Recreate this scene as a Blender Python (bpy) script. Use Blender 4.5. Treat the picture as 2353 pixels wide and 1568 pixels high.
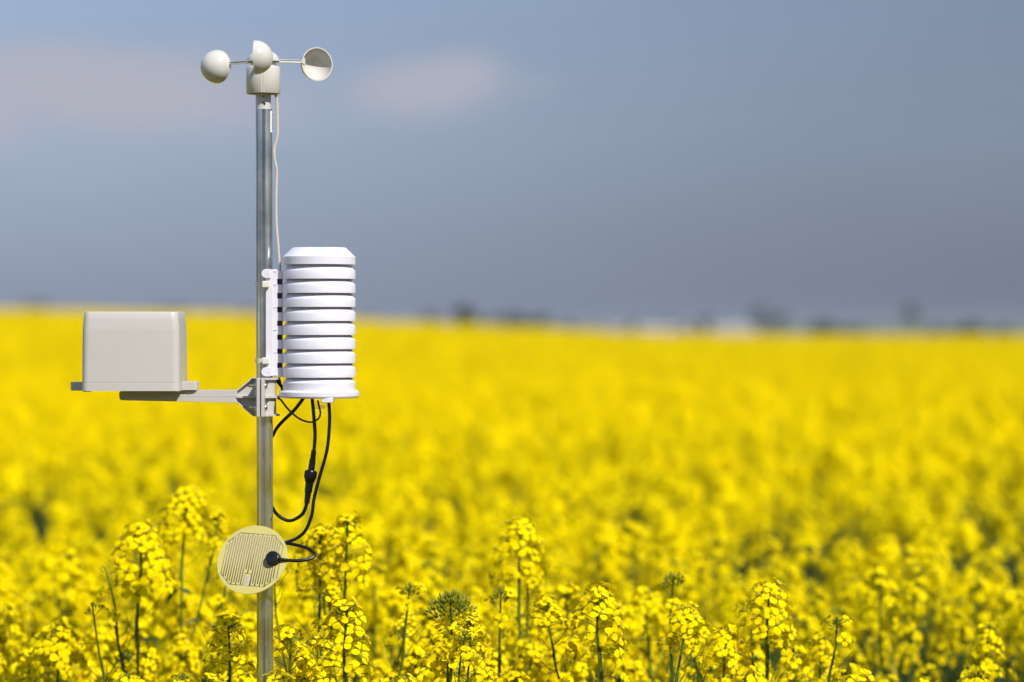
import bpy, math, random
import numpy as np
from mathutils import Vector, Matrix, Euler

for o in list(bpy.data.objects): bpy.data.objects.remove(o)
scene = bpy.context.scene
C = scene.collection
R = math.radians

# ------------------------------------------------------------------ camera
D = 4.745                      # metres from the lens to the mast
EYE = 1.70
FOC, SENS = 100.0, 36.0
PXW, CX, CY, HORIZ = 2353.0, 1176.5, 784.0, 738.0     # measuring grid used on the photograph
S = SENS / FOC / PXW
K = D * S                      # metres per grid unit at the mast
PITCH = math.atan((CY - HORIZ) * S)
cam = bpy.data.cameras.new('camera'); cam_o = bpy.data.objects.new('camera', cam); C.objects.link(cam_o)
cam.lens = FOC; cam.sensor_width = SENS; cam.clip_start = 0.05; cam.clip_end = 20000
cam_o.location = (0, 0, EYE); cam_o.rotation_euler = (R(90) - PITCH, 0, 0)
cam.dof.use_dof = True; cam.dof.focus_distance = D - 0.012; cam.dof.aperture_fstop = 2.35
cam.dof.aperture_blades = 0
scene.camera = cam_o

# ------------------------------------------------------------------ light
SUN_EL, SUN_AZ = R(44), R(36)       # azimuth: to the right of straight-behind-the-camera
sv = Vector((math.sin(SUN_AZ) * math.cos(SUN_EL), -math.cos(SUN_AZ) * math.cos(SUN_EL), math.sin(SUN_EL)))
sun = bpy.data.lights.new('sun', 'SUN'); sun.energy = 5.0; sun.angle = R(0.53); sun.color = (1.0, 0.955, 0.89)
sun_o = bpy.data.objects.new('sun', sun); C.objects.link(sun_o)
sun_o.rotation_euler = sv.to_track_quat('Z', 'Y').to_euler()
sun_o.location = (3, -4, 9)

world = bpy.data.worlds.new('World'); scene.world = world; world.use_nodes = True
wt = world.node_tree; wt.nodes.clear()
def WN(t, **kw):
    n = wt.nodes.new(t)
    for k, v in kw.items(): setattr(n, k, v)
    return n
def wl(a, b): wt.links.new(a, b)
def wmath(op, a, b=None, clamp=False):
    n = WN('ShaderNodeMath', operation=op, use_clamp=clamp)
    for i, v in enumerate((a, b)):
        if v is None: continue
        if isinstance(v, (int, float)): n.inputs[i].default_value = v
        else: wl(v, n.inputs[i])
    return n.outputs[0]
tc = WN('ShaderNodeTexCoord')
sep = WN('ShaderNodeSeparateXYZ'); wl(tc.outputs['Generated'], sep.inputs[0])
zc = wmath('MAXIMUM', sep.outputs['Z'], 0.004)
comb = WN('ShaderNodeCombineXYZ'); wl(sep.outputs['X'], comb.inputs[0]); wl(sep.outputs['Y'], comb.inputs[1]); wl(zc, comb.inputs[2])
sky = WN('ShaderNodeTexSky', sky_type='NISHITA', sun_disc=False)
sky.sun_elevation = SUN_EL; sky.sun_rotation = math.atan2(sv.x, sv.y)
sky.air_density = 1.2; sky.dust_density = 1.5; sky.ozone_density = 1.5
wl(comb.outputs[0], sky.inputs[0])
bg1 = WN('ShaderNodeBackground'); bg1.inputs['Strength'].default_value = 0.07
wl(sky.outputs[0], bg1.inputs['Color'])
# rain-cloud veil: slate near the horizon, bluer higher up, paler to the left
ramp = WN('ShaderNodeValToRGB'); cr = ramp.color_ramp
cr.elements[0].position = 0.0; cr.elements[0].color = (0.176, 0.206, 0.273, 1)
cr.elements[1].position = 1.0; cr.elements[1].color = (0.18, 0.29, 0.50, 1)
for p, c in ((0.030, (0.198, 0.235, 0.315)), (0.065, (0.228, 0.278, 0.375)), (0.105, (0.222, 0.286, 0.405)), (0.15, (0.217, 0.298, 0.440)), (0.35, (0.215, 0.320, 0.50))):
    e = cr.elements.new(p); e.color = (*c, 1)
wl(zc, ramp.inputs[0])
yy = wmath('MAXIMUM', sep.outputs['Y'], 0.05)
u = wmath('DIVIDE', sep.outputs['X'], yy); v = wmath('DIVIDE', zc, yy)
# broad soft tone: left brighter than right
lr = WN('ShaderNodeMapRange', interpolation_type='SMOOTHSTEP'); wl(sep.outputs['X'], lr.inputs['Value'])
for i, val in ((1, -0.30), (2, 0.30), (3, 1.42), (4, 0.775)): lr.inputs[i].default_value = val
nz = WN('ShaderNodeTexNoise'); nz.inputs['Scale'].default_value = 5.0; nz.inputs['Detail'].default_value = 3
mp = WN('ShaderNodeMapping'); mp.inputs['Scale'].default_value = (1, 1, 2.6); mp.inputs['Location'].default_value = (0.4, 0, 0.3)
wl(comb.outputs[0], mp.inputs[0]); wl(mp.outputs[0], nz.inputs['Vector'])
nm = WN('ShaderNodeMapRange'); wl(nz.outputs['Fac'], nm.inputs['Value'])
for i, val in ((1, 0.3), (2, 0.7), (3, 0.96), (4, 1.05)): nm.inputs[i].default_value = val
tone = wmath('MULTIPLY', lr.outputs[0], nm.outputs[0])
veil = WN('ShaderNodeVectorMath', operation='SCALE'); wl(ramp.outputs[0], veil.inputs[0]); wl(tone, veil.inputs['Scale'])
# soft cloud puffs
nz2 = WN('ShaderNodeTexNoise'); nz2.inputs['Scale'].default_value = 55; nz2.inputs['Detail'].default_value = 5
wl(mp.outputs[0], nz2.inputs['Vector'])
wob = wmath('MULTIPLY', wmath('SUBTRACT', nz2.outputs['Fac'], 0.5), 1.9)
puff = None
for (px, py, a, b, st) in ((60, 165, 190, 62, .70), (230, 190, 200, 75, .55), (270, 255, 180, 42, .50), (450, 190, 190, 100, .40), (920, 190, 110, 62, .50), (1080, 165, 95, 62, .55), (1000, 235, 170, 60, .30),
                           (-20, 290, 80, 50, .6), (1250, 195, 60, 30, .28), (640, 250, 200, 80, .30), (200, 380, 300, 80, .22), (-500, 160, 420, 60, .6), (2900, 120, 300, 50, .4)):
    du = wmath('DIVIDE', wmath('SUBTRACT', u, (px - CX) * S), a * S * 1.0)
    dv = wmath('DIVIDE', wmath('SUBTRACT', v, (HORIZ - py) * S), b * S * 1.0)
    d2 = wmath('ADD', wmath('ADD', wmath('MULTIPLY', du, du), wmath('MULTIPLY', dv, dv)), wob)
    g = wmath('MULTIPLY', wmath('POWER', 2.71828, wmath('MULTIPLY', d2, -0.9)), st)
    puff = g if puff is None else wmath('ADD', puff, g)
puff = wmath('MULTIPLY', puff, wmath('ADD', wmath('MULTIPLY', nz2.outputs['Fac'], 2.4), -0.2))
pm = WN('ShaderNodeMapRange', interpolation_type='SMOOTHSTEP'); wl(puff, pm.inputs['Value'])
for i, val in ((1, 0.04), (2, 0.80), (3, 0.0), (4, 0.95)): pm.inputs[i].default_value = val
puff = pm.outputs[0]
mixc = WN('ShaderNodeMixRGB'); wl(puff, mixc.inputs[0]); wl(veil.outputs[0], mixc.inputs[1]); mixc.inputs[2].default_value = (0.390, 0.394, 0.470, 1)
bg2 = WN('ShaderNodeBackground'); bg2.inputs['Strength'].default_value = 1.0; wl(mixc.outputs[0], bg2.inputs['Color'])
fade = WN('ShaderNodeMapRange', interpolation_type='SMOOTHSTEP'); wl(zc, fade.inputs['Value'])
for i, val in ((1, 0.15), (2, 0.9), (3, 0.95), (4, 0.55)): fade.inputs[i].default_value = val
mixs = WN('ShaderNodeMixShader'); wl(fade.outputs[0], mixs.inputs[0]); wl(bg1.outputs[0], mixs.inputs[1]); wl(bg2.outputs[0], mixs.inputs[2])
wo = WN('ShaderNodeOutputWorld'); wl(mixs.outputs[0], wo.inputs['Surface'])

scene.view_settings.view_transform = 'Standard'; scene.view_settings.look = 'None'
scene.view_settings.gamma = 1.0; scene.view_settings.exposure = 0.2
scene.view_settings.use_curve_mapping = False
scene.render.engine = 'CYCLES'
scene.cycles.max_bounces = 8; scene.cycles.use_denoising = True

# ------------------------------------------------------------------ helpers
def P(dx, dy, off=0.0):
    """grid point on the photograph -> world point on the plane `off` metres behind the mast"""
    vx, vy = (dx - CX) * S, (CY - dy) * S
    y = math.cos(PITCH) + math.sin(PITCH) * vy
    z = -math.sin(PITCH) + math.cos(PITCH) * vy
    q = (D + off) / y
    return Vector((vx * q, D + off, EYE + z * q))

class MB:
    def __init__(s): s.v = []; s.f = []; s.m = []
    def add(s, verts, faces, mi=0):
        b = len(s.v); s.v += [tuple(p) for p in verts]; s.f += [tuple(i + b for i in f) for f in faces]; s.m += [mi] * len(faces)
    def box(s, a, b, mi=0):
        x0, y0, z0 = (min(a[i], b[i]) for i in range(3)); x1, y1, z1 = (max(a[i], b[i]) for i in range(3))
        s.add([(x0, y0, z0), (x1, y0, z0), (x1, y1, z0), (x0, y1, z0), (x0, y0, z1), (x1, y0, z1), (x1, y1, z1), (x0, y1, z1)],
              [(0, 3, 2, 1), (4, 5, 6, 7), (0, 1, 5, 4), (1, 2, 6, 5), (2, 3, 7, 6), (3, 0, 4, 7)], mi)
    def prism(s, poly, y0, y1, mi=0):
        """polygon of (x, z), extruded along y"""
        n = len(poly)
        ar = sum(poly[i][0] * poly[(i + 1) % n][1] - poly[(i + 1) % n][0] * poly[i][1] for i in range(n))
        if ar < 0: poly = poly[::-1]
        vs = [(x, y0, z) for x, z in poly] + [(x, y1, z) for x, z in poly]
        fs = [tuple(range(n)), tuple(range(2 * n - 1, n - 1, -1))]
        fs += [(i + n, (i + 1) % n + n, (i + 1) % n, i)[::1] for i in range(n)]
        s.add(vs, fs, mi)
    def lathe(s, prof, M, n=48, mi=0, a0=0.0, a1=2 * math.pi):
        """profile of (r, h) turned round the local z of matrix M"""
        full = abs(a1 - a0 - 2 * math.pi) < 1e-6
        cols = n if full else n + 1
        vs = []; fs = []
        for (r, h) in prof:
            for j in range(cols):
                a = a0 + (a1 - a0) * j / n
                vs.append(M @ Vector((r * math.cos(a), r * math.sin(a), h)))
        for i in range(len(prof) - 1):
            for j in range(n):
                k = (j + 1) % cols
                q = (i * cols + j, i * cols + k, (i + 1) * cols + k, (i + 1) * cols + j)
                fs.append(q)
        s.add(vs, fs, mi)
    def tube(s, pts, rad, n=10, mi=0, smooth=6, flat=1.0, caps=True):
        pts = [Vector(p) for p in pts]
        if not isinstance(rad, (list, tuple)): rad = [rad] * len(pts)
        if smooth > 1 and len(pts) > 2:
            np_, nr = [], []
            for i in range(len(pts) - 1):
                p0, p1, p2, p3 = pts[max(i - 1, 0)], pts[i], pts[i + 1], pts[min(i + 2, len(pts) - 1)]
                for k in range(smooth):
                    t = k / smooth
                    np_.append(0.5 * ((2 * p1) + (p2 - p0) * t + (2 * p0 - 5 * p1 + 4 * p2 - p3) * t * t + (3 * p1 - p0 - 3 * p2 + p3) * t ** 3))
                    nr.append(rad[i] + (rad[i + 1] - rad[i]) * t)
            np_.append(pts[-1]); nr.append(rad[-1]); pts, rad = np_, nr
        vs = []; fs = []; up = None
        for i, p in enumerate(pts):
            t = (pts[min(i + 1, len(pts) - 1)] - pts[max(i - 1, 0)]).normalized()
            if up is None:
                up = Vector((0, 1, 0)) if abs(t.y) < 0.9 else Vector((1, 0, 0))
            a = (up - t * up.dot(t)).normalized(); b = t.cross(a); up = a
            for j in range(n):
                g = 2 * math.pi * j / n
                vs.append(p + a * (rad[i] * flat * math.cos(g)) + b * (rad[i] * math.sin(g)))
        for i in range(len(pts) - 1):
            for j in range(n):
                k = (j + 1) % n
                fs.append((i * n + j, i * n + k, (i + 1) * n + k, (i + 1) * n + j))
        if caps:
            fs.append(tuple(range(n - 1, -1, -1))); fs.append(tuple(len(pts) * n - n + j for j in range(n)))
        s.add(vs, fs, mi)
    def mesh(s, name, mats, origin=(0, 0, 0), sharp=35, smooth=True):
        me = bpy.data.meshes.new(name)
        ox, oy, oz = origin
        me.from_pydata([(x - ox, y - oy, z - oz) for x, y, z in s.v], [], s.f)
        for m in mats: me.materials.append(m)
        if len(mats) > 1: me.polygons.foreach_set('material_index', s.m)
        me.polygons.foreach_set('use_smooth', [smooth] * len(me.polygons))
        if smooth and sharp: me.set_sharp_from_angle(angle=R(sharp))
        me.update()
        return me

def fix_normals(me):
    import bmesh
    bm = bmesh.new(); bm.from_mesh(me); bmesh.ops.recalc_face_normals(bm, faces=bm.faces); bm.to_mesh(me); bm.free()

ROOT = {}
def thing(name, label, cat, loc, group=None):
    o = bpy.data.objects.new(name, None); C.objects.link(o); o.location = loc
    o.empty_display_size = 0.05
    o['label'] = label; o['category'] = cat
    if group: o['group'] = group
    ROOT[o.name] = Vector(loc)
    return o
def part(name, mb, mats, parent, bevel=0, label=None, seg=2, sharp=35, kind=None):
    if not isinstance(mats, (list, tuple)): mats = [mats]
    base = ROOT[parent.name]
    me = mb.mesh(name, mats, base, sharp=None if bevel else sharp)
    fix_normals(me)
    if not bevel and sharp: me.set_sharp_from_angle(angle=R(sharp))
    o = bpy.data.objects.new(name, me); C.objects.link(o); o.parent = parent
    ROOT[o.name] = base
    if bevel:
        m = o.modifiers.new('bevel', 'BEVEL'); m.width = bevel; m.segments = seg; m.limit_method = 'ANGLE'; m.angle_limit = R(30); m.harden_normals = True
    if label: o['label'] = label
    if kind: o['kind'] = kind
    return o
def solo(name, mb, mats, label, cat, loc, group=None, **kw):
    """a thing that is one mesh"""
    if not isinstance(mats, (list, tuple)): mats = [mats]
    me = mb.mesh(name, mats, loc); fix_normals(me); me.set_sharp_from_angle(angle=R(35))
    o = bpy.data.objects.new(name, me); C.objects.link(o); o.location = loc
    ROOT[o.name] = Vector(loc)
    o['label'] = label; o['category'] = cat
    if group: o['group'] = group
    return o

# ------------------------------------------------------------------ materials
def mat(name, col, rough=0.5, metal=0.0, var=0.06, scale=60, bump=0.0, bscale=400, spec=0.5, trans=0.0, sss=0.0, rvar=0.0):
    m = bpy.data.materials.new(name); m.use_nodes = True; t = m.node_tree; n = t.nodes; b = n['Principled BSDF']
    b.inputs['Roughness'].default_value = rough; b.inputs['Metallic'].default_value = metal
    b.inputs['Specular IOR Level'].default_value = spec
    if trans: b.inputs['Transmission Weight'].default_value = trans
    if sss:
        b.inputs['Subsurface Weight'].default_value = sss; b.inputs['Subsurface Radius'].default_value = (0.006, 0.004, 0.006); b.inputs['Subsurface Scale'].default_value = 0.5
    co = n.new('ShaderNodeTexCoord')
    no = n.new('ShaderNodeTexNoise'); no.inputs['Scale'].default_value = scale; no.inputs['Detail'].default_value = 5
    t.links.new(co.outputs['Object'], no.inputs['Vector'])
    mr = n.new('ShaderNodeMapRange'); mr.inputs[1].default_value = 0.25; mr.inputs[2].default_value = 0.75
    mr.inputs[3].default_value = 1 - var; mr.inputs[4].default_value = 1 + var
    t.links.new(no.outputs['Fac'], mr.inputs[0])
    sc = n.new('ShaderNodeVectorMath'); sc.operation = 'SCALE'; sc.inputs[0].default_value = col
    t.links.new(mr.outputs[0], sc.inputs['Scale']); t.links.new(sc.outputs[0], b.inputs['Base Color'])
    if rvar:
        m2 = n.new('ShaderNodeMapRange'); m2.inputs[1].default_value = 0.3; m2.inputs[2].default_value = 0.7
        m2.inputs[3].default_value = rough - rvar; m2.inputs[4].default_value = rough + rvar
        t.links.new(no.outputs['Fac'], m2.inputs[0]); t.links.new(m2.outputs[0], b.inputs['Roughness'])
    if bump:
        n2 = n.new('ShaderNodeTexNoise'); n2.inputs['Scale'].default_value = bscale; n2.inputs['Detail'].default_value = 4
        t.links.new(co.outputs['Object'], n2.inputs['Vector'])
        bp = n.new('ShaderNodeBump'); bp.inputs['Strength'].default_value = bump; bp.inputs['Distance'].default_value = 0.001
        t.links.new(n2.outputs['Fac'], bp.inputs['Height']); t.links.new(bp.outputs[0], b.inputs['Normal'])
    return m
M_cream = mat('cream_plastic', (0.53, 0.515, 0.49), 0.16, var=0.03, bump=0.05)
M_greige = mat('warm_grey_plastic', (0.468, 0.442, 0.417), 0.34, var=0.02, bump=0.06, scale=35)
M_white = mat('white_plastic', (0.66, 0.645, 0.715), 0.42, var=0.015, bump=0.03, sss=0.3)
M_core_shade = mat('white_plastic_lilac_shade', (0.74, 0.58, 0.86), 0.45, var=0.01, sss=0.3)  # white plastic with the lilac shadow between the plates put into its colour
M_nylon = mat('milky_nylon', (0.66, 0.63, 0.55), 0.4, sss=0.2)
M_slot_shade = mat('painted_slot_shade', (0.11, 0.065, 0.19), 0.6)  # shade of the rail recesses, painted as a dark violet
M_teal = mat('teal_plastic', (0.0, 0.18, 0.17), 0.3)
M_black = mat('black_rubber', (0.004, 0.004, 0.004), 0.3, bump=0.04, var=0.15)
M_flat = mat('dark_grey_cable_sheath', (0.035, 0.035, 0.03), 0.45)
M_cable = mat('pale_grey_cable_sheath', (0.50, 0.455, 0.40), 0.42, var=0.04)
M_steel = mat('stainless_steel', (0.62, 0.60, 0.57), 0.22, 1.0, var=0.08)
M_clear = mat('clear_plastic', (0.95, 0.95, 0.95), 0.05, trans=0.95, var=0.0)
M_gold = mat('brass_contact', (0.7, 0.5, 0.15), 0.25, 1.0)
M_board = mat('yellow_green_board', (0.51, 0.45, 0.145), 0.55, spec=0.25, var=0.05, sss=0.15, scale=25)
M_trace = mat('tinned_trace', (0.255, 0.21, 0.175), 0.55, 0.0, spec=0.3, var=0.2, scale=300, rvar=0.1)
M_pad = mat('tinned_pad', (0.60, 0.50, 0.42), 0.32, 0.4, var=0.12, scale=200)
M_paper = mat('white_label_paper', (0.78, 0.76, 0.74), 0.6, var=0.02)
M_ink = mat('black_ink', (0.02, 0.02, 0.02), 0.6)
M_hole = M_ink

# galvanised steel: spangle, lengthways streaks and a few scuffs
def galv():
    m = bpy.data.materials.new('galvanised_steel'); m.use_nodes = True; t = m.node_tree; n = t.nodes; b = n['Principled BSDF']
    co = n.new('ShaderNodeTexCoord'); mp = n.new('ShaderNodeMapping'); mp.inputs['Scale'].default_value = (150, 150, 3.5)
    t.links.new(co.outputs['Object'], mp.inputs[0])
    st = n.new('ShaderNodeTexNoise'); st.inputs['Scale'].default_value = 1; st.inputs['Detail'].default_value = 6; t.links.new(mp.outputs[0], st.inputs['Vector'])
    sp = n.new('ShaderNodeTexVoronoi'); sp.inputs['Scale'].default_value = 420; t.links.new(co.outputs['Object'], sp.inputs['Vector'])
    bl = n.new('ShaderNodeTexNoise'); bl.inputs['Scale'].default_value = 26; bl.inputs['Detail'].default_value = 4; t.links.new(co.outputs['Object'], bl.inputs['Vector'])
    def mr(src, a, b_, c, d):
        q = n.new('ShaderNodeMapRange'); t.links.new(src, q.inputs[0])
        for i, v_ in enumerate((a, b_, c, d)): q.inputs[i + 1].default_value = v_
        return q.outputs[0]
    def mul(a, b_):
        q = n.new('ShaderNodeMath'); q.operation = 'MULTIPLY'; t.links.new(a, q.inputs[0]); t.links.new(b_, q.inputs[1]); return q.outputs[0]
    m3 = n.new('ShaderNodeMapping'); m3.inputs['Scale'].default_value = (95, 95, .5); t.links.new(co.outputs['Object'], m3.inputs[0])
    bd = n.new('ShaderNodeTexNoise'); bd.inputs['Scale'].default_value = 1; bd.inputs['Detail'].default_value = 2; t.links.new(m3.outputs[0], bd.inputs['Vector'])
    k = mul(mul(mul(mr(bd.outputs['Fac'], .38, .62, .55, 1.2), mr(st.outputs['Fac'], .32, .68, .6, 1.3)), mr(bl.outputs['Fac'], .35, .65, .82, 1.1)), mr(sp.outputs['Distance'], 0, .6, .92, 1.08))
    sc = n.new('ShaderNodeVectorMath'); sc.operation = 'SCALE'; sc.inputs[0].default_value = (0.52, 0.545, 0.55); t.links.new(k, sc.inputs['Scale'])
    t.links.new(sc.outputs[0], b.inputs['Base Color'])
    b.inputs['Metallic'].default_value = 0.92
    t.links.new(mr(bl.outputs['Fac'], .3, .7, .15, .27), b.inputs['Roughness'])
    bp = n.new('ShaderNodeBump'); bp.inputs['Strength'].default_value = .22; bp.inputs['Distance'].default_value = .0006
    t.links.new(st.outputs['Fac'], bp.inputs['Height']); t.links.new(bp.outputs[0], b.inputs['Normal'])
    return m
M_galv = galv()

def plant_mat(name, col, col2, tr=0.3, rough=0.5, per_obj=0.12, spec=0.3, tcol=None):
    """diffuse leaf or petal that lets some light through; tint varies over the piece and from plant to plant"""
    m = bpy.data.materials.new(name); m.use_nodes = True; t = m.node_tree; n = t.nodes; b = n['Principled BSDF']
    b.inputs['Roughness'].default_value = rough; b.inputs['Specular IOR Level'].default_value = spec
    co = n.new('ShaderNodeTexCoord'); no = n.new('ShaderNodeTexNoise'); no.inputs['Scale'].default_value = 90; no.inputs['Detail'].default_value = 2
    t.links.new(co.outputs['Object'], no.inputs['Vector'])
    mx = n.new('ShaderNodeMixRGB'); mx.inputs[1].default_value = (*col, 1); mx.inputs[2].default_value = (*col2, 1)
    mr = n.new('ShaderNodeMapRange'); mr.inputs[1].default_value = .35; mr.inputs[2].default_value = .65; t.links.new(no.outputs['Fac'], mr.inputs[0]); t.links.new(mr.outputs[0], mx.inputs[0])
    oi = n.new('ShaderNodeObjectInfo'); m2 = n.new('ShaderNodeMapRange'); m2.inputs[3].default_value = 1 - per_obj; m2.inputs[4].default_value = 1 + per_obj
    t.links.new(oi.outputs['Random'], m2.inputs[0])
    sc = n.new('ShaderNodeVectorMath'); sc.operation = 'SCALE'; t.links.new(mx.outputs[0], sc.inputs[0]); t.links.new(m2.outputs[0], sc.inputs['Scale'])
    t.links.new(sc.outputs[0], b.inputs['Base Color'])
    tl = n.new('ShaderNodeBsdfTranslucent'); t.links.new(sc.outputs[0], tl.inputs['Color'])
    ms = n.new('ShaderNodeMixShader'); ms.inputs[0].default_value = tr
    t.links.new(b.outputs[0], ms.inputs[1]); t.links.new(tl.outputs[0], ms.inputs[2])
    t.links.new(ms.outputs[0], n['Material Output'].inputs['Surface'])
    return m
M_petal = plant_mat('yellow_petal', (0.92, 0.765, 0.0), (0.90, 0.69, 0.0), 0.32, 0.6, 0.08, 0.02)
M_bud = plant_mat('green_yellow_bud', (0.16, 0.20, 0.016), (0.34, 0.33, 0.014), 0.15, 0.5)
M_stem = plant_mat('green_stem', (0.05, 0.085, 0.008), (0.085, 0.12, 0.012), 0.05, 0.5)
M_leaf = plant_mat('blue_green_leaf', (0.045, 0.085, 0.035), (0.06, 0.10, 0.045), 0.2, 0.45, spec=0.5)
M_core = plant_mat('flower_centre', (0.40, 0.36, 0.02), (0.5, 0.4, 0.02), 0.1)
PLANT_MATS = [M_petal, M_bud, M_stem, M_leaf, M_core]

# ------------------------------------------------------------------ ground
def crest(dx):
    xs = [-900, 0, 430, 590, 817, 1050, 1330, 1500, 1800, 2353, 3200]; ys = [708, 712, 718, 722, 735, 744, 758, 766, 769, 769, 769]
    return np.interp(dx, xs, ys)
CANOPY = 1.10
def ground_z(x, y):
    x = np.asarray(x, float); y = np.asarray(y, float)
    t = np.where(y > 5, x / np.maximum(y, 5), 0); t = np.clip(t, -0.4, 0.4)
    eps = -(crest(CX + t / S) - HORIZ) * S
    yc = 100.0
    up = eps * yc + (EYE - CANOPY) - 0.02
    q = np.clip((y - 8) / (yc - 8), 0, 1); q = q * q * (3 - 2 * q)
    z = up * q
    far = np.maximum(y - yc, 0)
    z = z - np.minimum(far * 0.03, 6.5 + up)
    return np.where(y > 0, z, 0.0)
def make_ground():
    ys = np.concatenate([-np.geomspace(4000, 12, 14), np.linspace(-8, 130, 90), np.geomspace(140, 9000, 24)])
    xs = np.concatenate([-np.geomspace(6000, 50, 22), np.linspace(-45, 45, 61), np.geomspace(50, 6000, 22)])
    X, Y = np.meshgrid(xs, ys); Z = ground_z(X, Y)
    nx, ny = len(xs), len(ys)
    v = np.stack([X.ravel(), Y.ravel(), Z.ravel()], 1)
    f = [(j * nx + i, j * nx + i + 1, (j + 1) * nx + i + 1, (j + 1) * nx + i) for j in range(ny - 1) for i in range(nx - 1)]
    me = bpy.data.meshes.new('ground'); me.from_pydata(v.tolist(), [], f)
    me.polygons.foreach_set('use_smooth', [True] * len(me.polygons))
    m = bpy.data.materials.new('soil_and_far_fields'); m.use_nodes = True; t = m.node_tree; n = t.nodes; b = n['Principled BSDF']
    b.inputs['Roughness'].default_value = .95; b.inputs['Specular IOR Level'].default_value = .1
    co = n.new('ShaderNodeTexCoord'); sp = n.new('ShaderNodeSeparateXYZ'); t.links.new(co.outputs['Object'], sp.inputs[0])
    no = n.new('ShaderNodeTexNoise'); no.inputs['Scale'].default_value = 4; no.inputs['Detail'].default_value = 6; t.links.new(co.outputs['Object'], no.inputs['Vector'])
    r1 = n.new('ShaderNodeValToRGB'); r1.color_ramp.elements[0].color = (0.03, 0.034, 0.014, 1); r1.color_ramp.elements[1].color = (0.06, 0.052, 0.028, 1); t.links.new(no.outputs['Fac'], r1.inputs[0])
    n2 = n.new('ShaderNodeTexVoronoi'); n2.inputs['Scale'].default_value = .004; t.links.new(co.outputs['Object'], n2.inputs['Vector'])
    r2 = n.new('ShaderNodeMixRGB'); r2.inputs[1].default_value = (0.10, 0.13, 0.06, 1); r2.inputs[2].default_value = (0.20, 0.19, 0.11, 1)
    s2 = n.new('ShaderNodeSeparateXYZ'); t.links.new(n2.outputs['Color'], s2.inputs[0]); t.links.new(s2.outputs[0], r2.inputs[0])
    mr = n.new('ShaderNodeMapRange'); mr.inputs[1].default_value = 150; mr.inputs[2].default_value = 260; t.links.new(sp.outputs['Y'], mr.inputs[0])
    mx = n.new('ShaderNodeMixRGB'); t.links.new(mr.outputs[0], mx.inputs[0]); t.links.new(r1.outputs[0], mx.inputs[1]); t.links.new(r2.outputs[0], mx.inputs[2])
    t.links.new(mx.outputs[0], b.inputs['Base Color'])
    me.materials.append(m)
    o = bpy.data.objects.new('ground', me); C.objects.link(o); o['kind'] = 'structure'
make_ground()

# ------------------------------------------------------------------ mast
POLE_TOP, POLE_BOT = P(606.5, 251.5), P(609.2, 1568)
pdir = (POLE_BOT - POLE_TOP)
pole_base = POLE_TOP + pdir * ((POLE_TOP.z + 0.25) / (POLE_TOP.z - POLE_BOT.z))
PR = 19.0 * K
def pole_x(z): return POLE_TOP.x + (POLE_TOP.z - z) / (POLE_TOP.z - POLE_BOT.z) * (POLE_BOT.x - POLE_TOP.x)
mast = thing('mast', 'upright galvanised steel pole carrying the weather instruments', 'pole', (pole_base.x, D, 0.0))
def axis_matrix(origin, zdir, xref=Vector((1, 0, 0))):
    z = zdir.normalized(); x = (xref - z * xref.dot(z)).normalized(); y = z.cross(x)
    return Matrix(((x.x, y.x, z.x, origin.x), (x.y, y.y, z.y, origin.y), (x.z, y.z, z.z, origin.z), (0, 0, 0, 1)))
PM = axis_matrix(pole_base, POLE_TOP - pole_base)
PL = (POLE_TOP - pole_base).length
mb = MB()
mb.lathe([(PR - .0014, PL - .06), (PR - .0014, PL - .0003), (PR - .0004, PL), (PR, PL - .0004), (PR, PL * .66), (PR, PL * .33), (PR, 0)], PM, 64)
part('tube', mb, M_galv, mast)
# paper sticker wrapped on the right-hand side, with print running down it
mb = MB(); h1 = PL - (255.8 - 251.5) * K; h0 = PL - (305 - 251.5) * K
mb.lathe([(PR + .00015, h0), (PR + .00035, h0 + .0002), (PR + .00035, h1 - .0002), (PR + .00015, h1)], PM, 16, a0=R(-37), a1=R(35))
stk = part('sticker', mb, M_paper, mast)
rng = random.Random(4)
mb = MB(); h = h0 + .003
while h < h1 - .004:
    w = rng.uniform(.0005, .0016)
    mb.lathe([(PR + .0005, h), (PR + .0005, h + w)], PM, 6, a0=R(-16 + rng.uniform(-3, 2)), a1=R(8 + rng.uniform(-4, 9)))
    h += w + rng.uniform(.0006, .0012)
ip = part('print', mb, M_ink, mast); ip.parent = stk

# ------------------------------------------------------------------ anemometer
AX = P(605.0, 180).x
def Z(dy, off=0): return P(605, dy, off).z
ane = thing('anemometer', 'cream three-cup wind speed sensor spinning head on top of the pole', 'anemometer', (AX, D, Z(251)))
def VM(x, z=0, y=D): return Matrix.Translation(Vector((x, y, z)))
r = 39.3 * K
mb = MB()
zt, zb = Z(152.5), Z(216.3)
mb.lathe([(0.0, zt), (r - .004, zt), (r - .0022, zt - .0005), (r - .0008, zt - .0016), (r, zt - .0035), (r, zb + .0006), (r - .0006, zb), (r - .0022, zb), (r - .0024, zb + .0008), (r - .0024, zb + .006), (0.0, zb + .006)], VM(AX), 72)
body = part('sensor_body', mb, M_cream, ane, sharp=50)
mb = MB()     # moulded ribs down the front of the body
for dxr in (-1.0, 4.5):
    xx = AX + dxr * K; yy_ = D - math.sqrt(r * r - (dxr * K) ** 2)
    mb.tube([(xx, yy_ + .0004, zt - .008), (xx, yy_ + .0004, zb + .001)], .0009, 8, smooth=1)
o = part('moulded_rib', mb, M_cream, ane); o.parent = body
mb = MB(); mb.lathe([(29 * K, zt - .001), (29 * K, Z(142.5)), (24 * K, Z(142))], VM(AX), 48)
part('neck', mb, M_cream, ane)
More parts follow.
